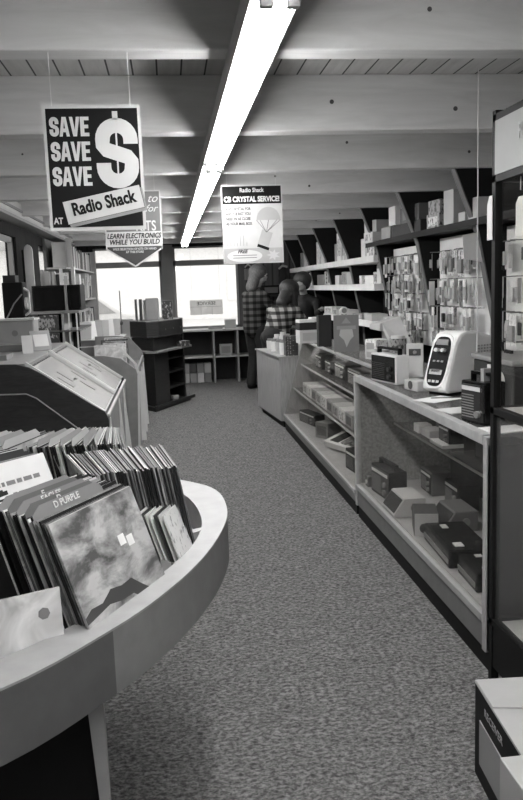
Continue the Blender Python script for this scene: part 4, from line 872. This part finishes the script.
# cartons at bottom right
t = thing('floor_carton', 'black printed carton with a white top on the floor by the tall cabinet', 'box', (.86,2.12,0),-.08)
MB().box(0,.24,-.43,0,0,.30).build('box','black',t); MB().box(-.001,.241,-.431,.001,.293,.301).build('top','light',t); MB().box(-.003,0,-.26,-.05,.06,.2).build('printed_panel','grey',t)
text('lettering','RECEIVER',.033,'grey',t,(-.0025,-.17,.25),rot=(PI/2,0,-PI/2),sx=1.1); MB().hexa([(.0,-.16,.301),(.2,-.19,.301),(.2,-.01,.301),(.0,-.005,.301),(.0,-.16,.305),(.2,-.19,.309),(.2,-.01,.309),(.0,-.005,.305)]).build('flap','light',t)
t = thing('floor_carton', 'plain grey carton cut by the bottom right corner of the photo', 'box', (.74,1.67,0),0.0)
MB().box(0,.32,-.3,0,0,.35).build('box','light',t,bevel=.003)

# ================================================================ RIGHT WALL SHELVES
# long dark top shelf
t = thing('top_shelf','long dark shelf high on the right wall above the peg panels','shelf',(0,0,0))
MB().box(1.98,XR,4.3,7.7,1.845,1.875).build('board','black',t); MB().box(1.965,1.98,4.3,7.7,1.835,1.88).build('front_edge','soft_black',t)
ST = 1.8755
for i,(y_,x_,w_,d__,h_,mt,lb,rz) in enumerate((
    (7.55,2.1,.24,.3,.10,'pale','pale printed carton at the far end of the dark top shelf, lowest of three',.1),
    (7.16,2.12,.30,.2,.12,'grey','grey carton lying beside the pile of three on the dark top shelf',0),
    (6.45,2.12,.78,.26,.10,'charcoal','long dark open carton on the dark top shelf, the lower one',0),
    (5.78,2.10,.22,.22,.11,'print_grey','lower printed box of the shiny pair on the dark top shelf',.1),
    (5.42,2.10,.14,.25,.24,'light','tall pale upright box on the dark top shelf',.15),
    (5.21,2.06,.12,.12,.07,'light','small low pale box near the end of the dark top shelf',0),
    (4.99,2.06,.15,.15,.14,'light','pale cube box nearest the tall cabinet on the dark top shelf',0))):
    carton('stock_box',lb,'box',(x_,y_,ST),(w_,d__,h_),HP+rz,mt,face=None if i not in (0,3) else 'print_light')
carton('stock_box','white carton, middle of the pile of three on the dark top shelf','box',(2.1,7.55,ST+.1008),(.22,.28,.11),HP+.3,'pale')
carton('stock_box','tilted white carton on top of the pile of three on the dark top shelf','box',(2.12,7.6,ST+.2115),(.16,.24,.10),HP-.2,'pale')
carton('stock_box','long box with a white end lying on the dark open carton','box',(2.12,6.38,ST+.1008),(.50,.24,.13),HP,'mid_dark',face='mid')
carton('stock_box','upper printed box of the shiny pair on the dark top shelf','box',(2.10,5.78,ST+.1108),(.2,.2,.10),HP+.1,'print_grey')
t = thing('white_end_box','white square box at the left end of the long box on the top shelf','box',(2.08,6.74,ST+.1008),HP); MB().box(-.1,.1,-.12,.12,0,.16).build('box','pale',t)
# three white wrapped shelves in the middle distance
def wshelf(lb, x0, y0, y1, z_, xr=XR):
    t = thing('white_shelf',lb,'shelf',(0,0,0)); m_ = MB(); ys = [y0+(y1-y0)*i/30 for i in range(31)]
    pts = [(x0+random.uniform(-.006,.006),y) for y in ys]+[(xr,y1),(xr,y0)]
    m_.prism(pts,'z',z_-.065,z_).build('board','paper',t); return t
wshelf('highest pale shelf on the right wall beyond the peg panels',1.99,7.51,12.8,1.755); wshelf('middle pale shelf on the right wall beyond the peg panels',2.0,7.51,12.2,1.48); wshelf('lowest pale shelf on the right wall just above the counter stock',1.98,6.65,10.0,1.115,2.165)
for lv,(z_,ya_,yb_,lb) in enumerate(((1.7555,7.65,12.4,'highest'),(1.4805,7.65,11.8,'middle'),(1.1155,6.8,9.7,'lowest'))):
    y_ = ya_; k_ = 0
    while y_ < yb_:
        w_ = random.uniform(.14,.36); h_ = random.uniform(.2,.36) if lv == 0 else random.uniform(.08,.19)
        if lv == 2: h_ = random.uniform(.05,.10); w_ = random.uniform(.25,.5)
        if (lv == 0 or random.random() < .75) and all(abs(y_+w_/2-yf-.02) > w_/2+.032 for yf in yb):
            carton('stock_carton','carton standing on the %s pale shelf of the right wall' % lb,'box',((2.20 if lv < 2 else 2.075)+random.uniform(-.02,.03)*(lv<2),y_+w_/2,z_),(w_*.92,.2 if lv < 2 else .16,h_),HP+random.uniform(-.12,.12),random.choice(['pale','paper','light','pale','grey','print_white','print_light'] if lv<2 else ['light','pale','grey']),'cartons on the %s pale shelf' % lb, face=random.choice([None,'print_light','print_grey',None]))
        else:
            y_ += .03; continue
        y_ += w_+random.uniform(.005,.03)
carton('dark_carton','dark carton between the ends of the upper pale shelves','box',(2.22,7.75,1.4805),(.22,.2,.19),HP,'mid_dark')

# peg panels and blister packs
bid = 0
PACK = []
for i,(hm, w_) in enumerate(((.17,.07),(.13,.055),(.19,.085),(.15,.06))):
    for cm in ('white','pale','print_light','print_white'):
        PACK.append((hm, w_, cm))
def pack_proto(hm, w_, cm, fill):
    t = thing('blister_pack','','packet'); MB().box(-w_/2,w_/2,0,.002,-hm,0).build('card',cm,t)
    MB().box(-w_*.36,w_*.36,-.02,0,-hm*.85,-hm*.35).build('blister',fill,t,bevel=.004); return t
protos = [pack_proto(*p, random.choice(['charcoal','mid','dark','grey','black','light'])) for p in PACK]
used = set()
XP = 2.17
def pegs(y0, y1, ztop, rows, lbl, xf=2.11, step=.10):
    t = thing('peg_panel','white peg panel %s' % lbl,'peg panel',(0,0,0)); MB().box(XP,XP+.02,y0,y1,.95,ztop).build('board','paper',t)
    MB().box(XP+.02,XR-.002,y0,y0+.03,.95,ztop).build('batten','black',t)
    hk = MB().cyl((0,0,.004),(-.09,0,.004),.003,n=5).build('peg_hook','mid',t); first = True
    for rr,(zr) in enumerate(rows):
        y_ = y1-.05
        while y_ > y0+.04:
            k_ = random.randrange(len(protos)); 
            if k_ in used: o = copy_tree(protos[k_])
            else: o = protos[k_]; used.add(k_)
            o['label'] = 'blister pack hanging in row %s from the top of the peg panel %s' % (['one','two','three','four','five'][rr], lbl); o['label'] = 'blister pack in the %s row of the peg panel %s' % (['top','second','third','fourth','bottom'][rr], lbl); o['group'] = o['label'].replace('blister pack','blister packs')
            dx = random.uniform(-.04,.02); o.location = (xf+dx, y_, zr+random.uniform(-.012,.008)); o.rotation_euler = (0, 0, HP+random.uniform(-.9,.25))
            h2 = hk if first else hk.copy(); h2.location = (XP,y_,zr); h2.scale = ((XP-xf-dx+.015)/.09,1,1)
            if not first: C.objects.link(h2)
            first = False
            y_ -= step*random.uniform(.5,.95)
pegs(6.32,7.42,1.80,(1.72,1.55,1.385,1.22,1.07),'beyond the second dark bent')
pegs(5.12,6.12,1.82,(1.71,1.50,1.29,1.11),'above the white instrument', step=.095)
pegs(3.5,4.87,1.82,(1.72,1.50,1.28,1.10),'seen through the tall cabinet glass', step=.15)
for p in protos:
    if protos.index(p) not in used:
        for ch in list(p.children): bpy.data.objects.remove(ch)
        bpy.data.objects.remove(p)
# ================================================================ PEOPLE
def organic(name, segs, balls, mat, parent, voxel=.012, smooth=3):
    m_ = MB()
    for a, b_, r0, r1 in segs:
        m_.cyl(a, b_, r0, r1, 14); m_.ball(a, r0, seg=14); m_.ball(b_, r1, seg=14)
    for c_, r, sc_ in balls: m_.ball(c_, r, sc_, seg=18)
    o = m_.build(name, mat, parent)
    md = o.modifiers.new('Remesh','REMESH'); md.mode = 'VOXEL'; md.voxel_size = voxel; md.use_smooth_shade = True
    s = o.modifiers.new('Smooth','SMOOTH'); s.iterations = smooth; s.factor = .6
    bpy.context.view_layer.update(); me = bpy.data.meshes.new_from_object(o.evaluated_get(bpy.context.evaluated_depsgraph_get()))
    o.modifiers.clear(); o.data = me
    for p in me.polygons: p.use_smooth = True
    return o
def hand(w, d, side):
    """wrist point, direction -> finger segments"""
    w, d = V(w), V(d).normalized(); s = V((-d.y,d.x,0)).normalized()*side; dn = s.cross(d).normalized()
    if dn.z > 0: dn = -dn
    segs = [(w, w+d*.05, .024, .032)]
    for i in range(4):
        b0 = w+d*.075+s*(.027-.018*i); L_ = (.033,.038,.036,.028)[i]
        k1 = b0+d*L_+dn*.008; k2 = k1+d*L_*.6+dn*.018; segs += [(w+d*.05+s*(.022-.015*i), b0, .012, .010),(b0,k1,.0095,.0085),(k1,k2,.0085,.007)]
    t0 = w+d*.02+s*.025; t1 = t0+d*.03+s*.025; segs += [(t0,t1,.013,.010),(t1,t1+d*.03+dn*.01,.010,.008)]
    return segs
def person(label, loc, rz, J, shirt, hair, hair_len, trousers='denim'):
    """J: joints in local space; +y is where the person faces"""
    t = thing('person', label, 'person', loc, rz); P_ = {k: V(v) for k, v in J.items()}
    seg = []; hd = P_['head']; f = (P_['face']).normalized(); sd = V((f.y,-f.x,0)).normalized(); up = V((0,0,1))
    seg += [(P_['neck'],hd-up*.06,.055,.05),(P_['pelvis'],P_['waist'],.13,.12),(P_['waist'],P_['chest'],.12,.14),(P_['chest'],P_['neck'],.11,.05)]
    for s in 'lr':
        seg += [(P_['sh'+s]-up*.03,P_['chest'],.042,.08),(P_['sh'+s]-up*.03,P_['el'+s],.042,.036),(P_['el'+s],P_['wr'+s],.038,.027),(P_['hip'+s],P_['kn'+s],.085,.055),(P_['kn'+s],P_['an'+s],.055,.038),(P_['an'+s],P_['an'+s]+V((0,.13,-.035)),.038,.03)]
        seg += hand(P_['wr'+s], P_['wr'+s]-P_['el'+s], -1 if s == 'l' else 1)
    nose = hd+f*.098-up*.01
    balls = [(hd+up*.01,.095,(.82,.98,1.18)),(hd+f*.02-up*.06,.065,(.9,1,.9)),(nose,.016,(.8,1,1.4)),(hd+f*.085-up*.055,.02,(1.2,.6,.6)),(hd+f*.08+up*.03,.03,(1.8,.6,.5)),
             (hd+sd*.078-up*.005,.02,(.6,1,1.4)),(hd-sd*.078-up*.005,.02,(.6,1,1.4))]
    b = organic('body', seg, balls, 'skin', t, .009, 2)
    for k in (-1,1):
        MB().ball(hd+f*.083+sd*.031*k+up*.012,.012).build('eye','white',t,smooth=True); MB().ball(hd+f*.093+sd*.031*k+up*.012,.006).build('iris','black',t,smooth=True)
    ss = [(P_['waist']-up*.12,P_['waist'],.165,.155),(P_['waist'],P_['chest'],.155,.165),(P_['chest'],P_['neck']-up*.03,.15,.075)]
    for s in 'lr': ss += [(P_['sh'+s]-up*.02,P_['chest'],.062,.11),(P_['neck']-up*.03,P_['sh'+s]-up*.02,.062,.06),(P_['sh'+s]-up*.02,P_['el'+s],.062,.056),(P_['el'+s],P_['wr'+s].lerp(P_['el'+s],.12),.056,.042)]
    organic('shirt', ss, [], shirt, t, .014, 4)
    tr = [(P_['pelvis'],P_['waist']-up*.02,.15,.135)]
    for s in 'lr': tr += [(P_['hip'+s],P_['kn'+s],.10,.072),(P_['kn'+s],P_['an'+s]+up*.02,.072,.075)]
    organic('trousers', tr, [], trousers, t, .014, 3)
    for s in 'lr':
        a = P_['an'+s]; organic('shoe', [(a+V((0,-.03,-.035)),a+V((0,.15,-.04)),.042,.036)], [], 'black', t, .01, 2)
    hb = [(hd-f*.028+up*.035,.124,(1.05,.98,1.0)),(hd-f*.055-up*.03,.098,(1.1,.8,1.1))]
    hs = []
    for k in (-1,0,1):
        hs.append((hd-f*.045+sd*.05*k, hd-f*.06+sd*.065*k-up*hair_len, .07, .05))
    if hair_len > .1: hs.append((hd-f*.05, P_['neck']-f*.02-V((0,.055,-.02)), .085, .085))
    organic('hair', hs, hb, hair, t, .011, 2)
    return t
J1 = dict(head=(.0,.10,1.70),face=(.75,.6,-.3),neck=(0,.03,1.50),chest=(0,-.01,1.32),waist=(0,-.02,1.05),pelvis=(0,-.02,.93),shl=(-.19,.0,1.42),shr=(.19,.0,1.42),ell=(-.24,.12,1.14),elr=(.24,.14,1.14),wrl=(-.08,.33,1.10),wrr=(.10,.35,1.12),
          hipl=(-.09,-.01,.90),hipr=(.09,-.01,.90),knl=(-.10,.03,.48),knr=(.09,.04,.48),anl=(-.11,-.02,.08),anr=(.08,.0,.08))
person('person with bushy fair hair and dark plaid shirt standing by the window, head bowed',(1.24,11.3,0),math.radians(-55),J1,'plaid_dark','hair_blond',.20).scale = (1.06,1.06,.975)
J2 = dict(head=(0,.30,1.48),face=(-.2,.9,-.5),neck=(0,.20,1.31),chest=(0,.12,1.15),waist=(0,-.02,.98),pelvis=(0,-.08,.90),shl=(-.19,.14,1.24),shr=(.19,.14,1.24),ell=(-.27,.24,1.00),elr=(.26,.28,1.00),wrl=(-.12,.46,.98),wrr=(.14,.48,.98),
          hipl=(-.09,-.08,.88),hipr=(.09,-.08,.88),knl=(-.10,.02,.47),knr=(.09,.02,.47),anl=(-.11,-.06,.08),anr=(.08,-.06,.08))
person('person with long dark hair in a pale plaid shirt leaning over behind the wooden counter',(1.37,9.95,-.0),math.radians(-42),J2,'plaid_light','hair_dark',.34).scale = (1.05,1.05,.955)
J3 = dict(head=(0,.08,1.60),face=(.0,.9,-.45),neck=(0,.02,1.42),chest=(0,-.02,1.24),waist=(0,-.04,1.02),pelvis=(0,-.04,.92),shl=(-.19,0,1.34),shr=(.19,0,1.34),ell=(-.30,.22,1.16),elr=(.22,.16,1.06),wrl=(-.44,.42,1.22),wrr=(.10,.34,1.08),
          hipl=(-.09,-.04,.90),hipr=(.09,-.04,.90),knl=(-.10,.0,.48),knr=(.09,.0,.48),anl=(-.11,-.04,.08),anr=(.08,-.04,.08))
person('dark clothed person facing the camera, arm reaching out, behind the long haired person',(1.89,10.85,0),math.radians(145),J3,'charcoal','hair_dark',.0).scale = (1,1,.95)
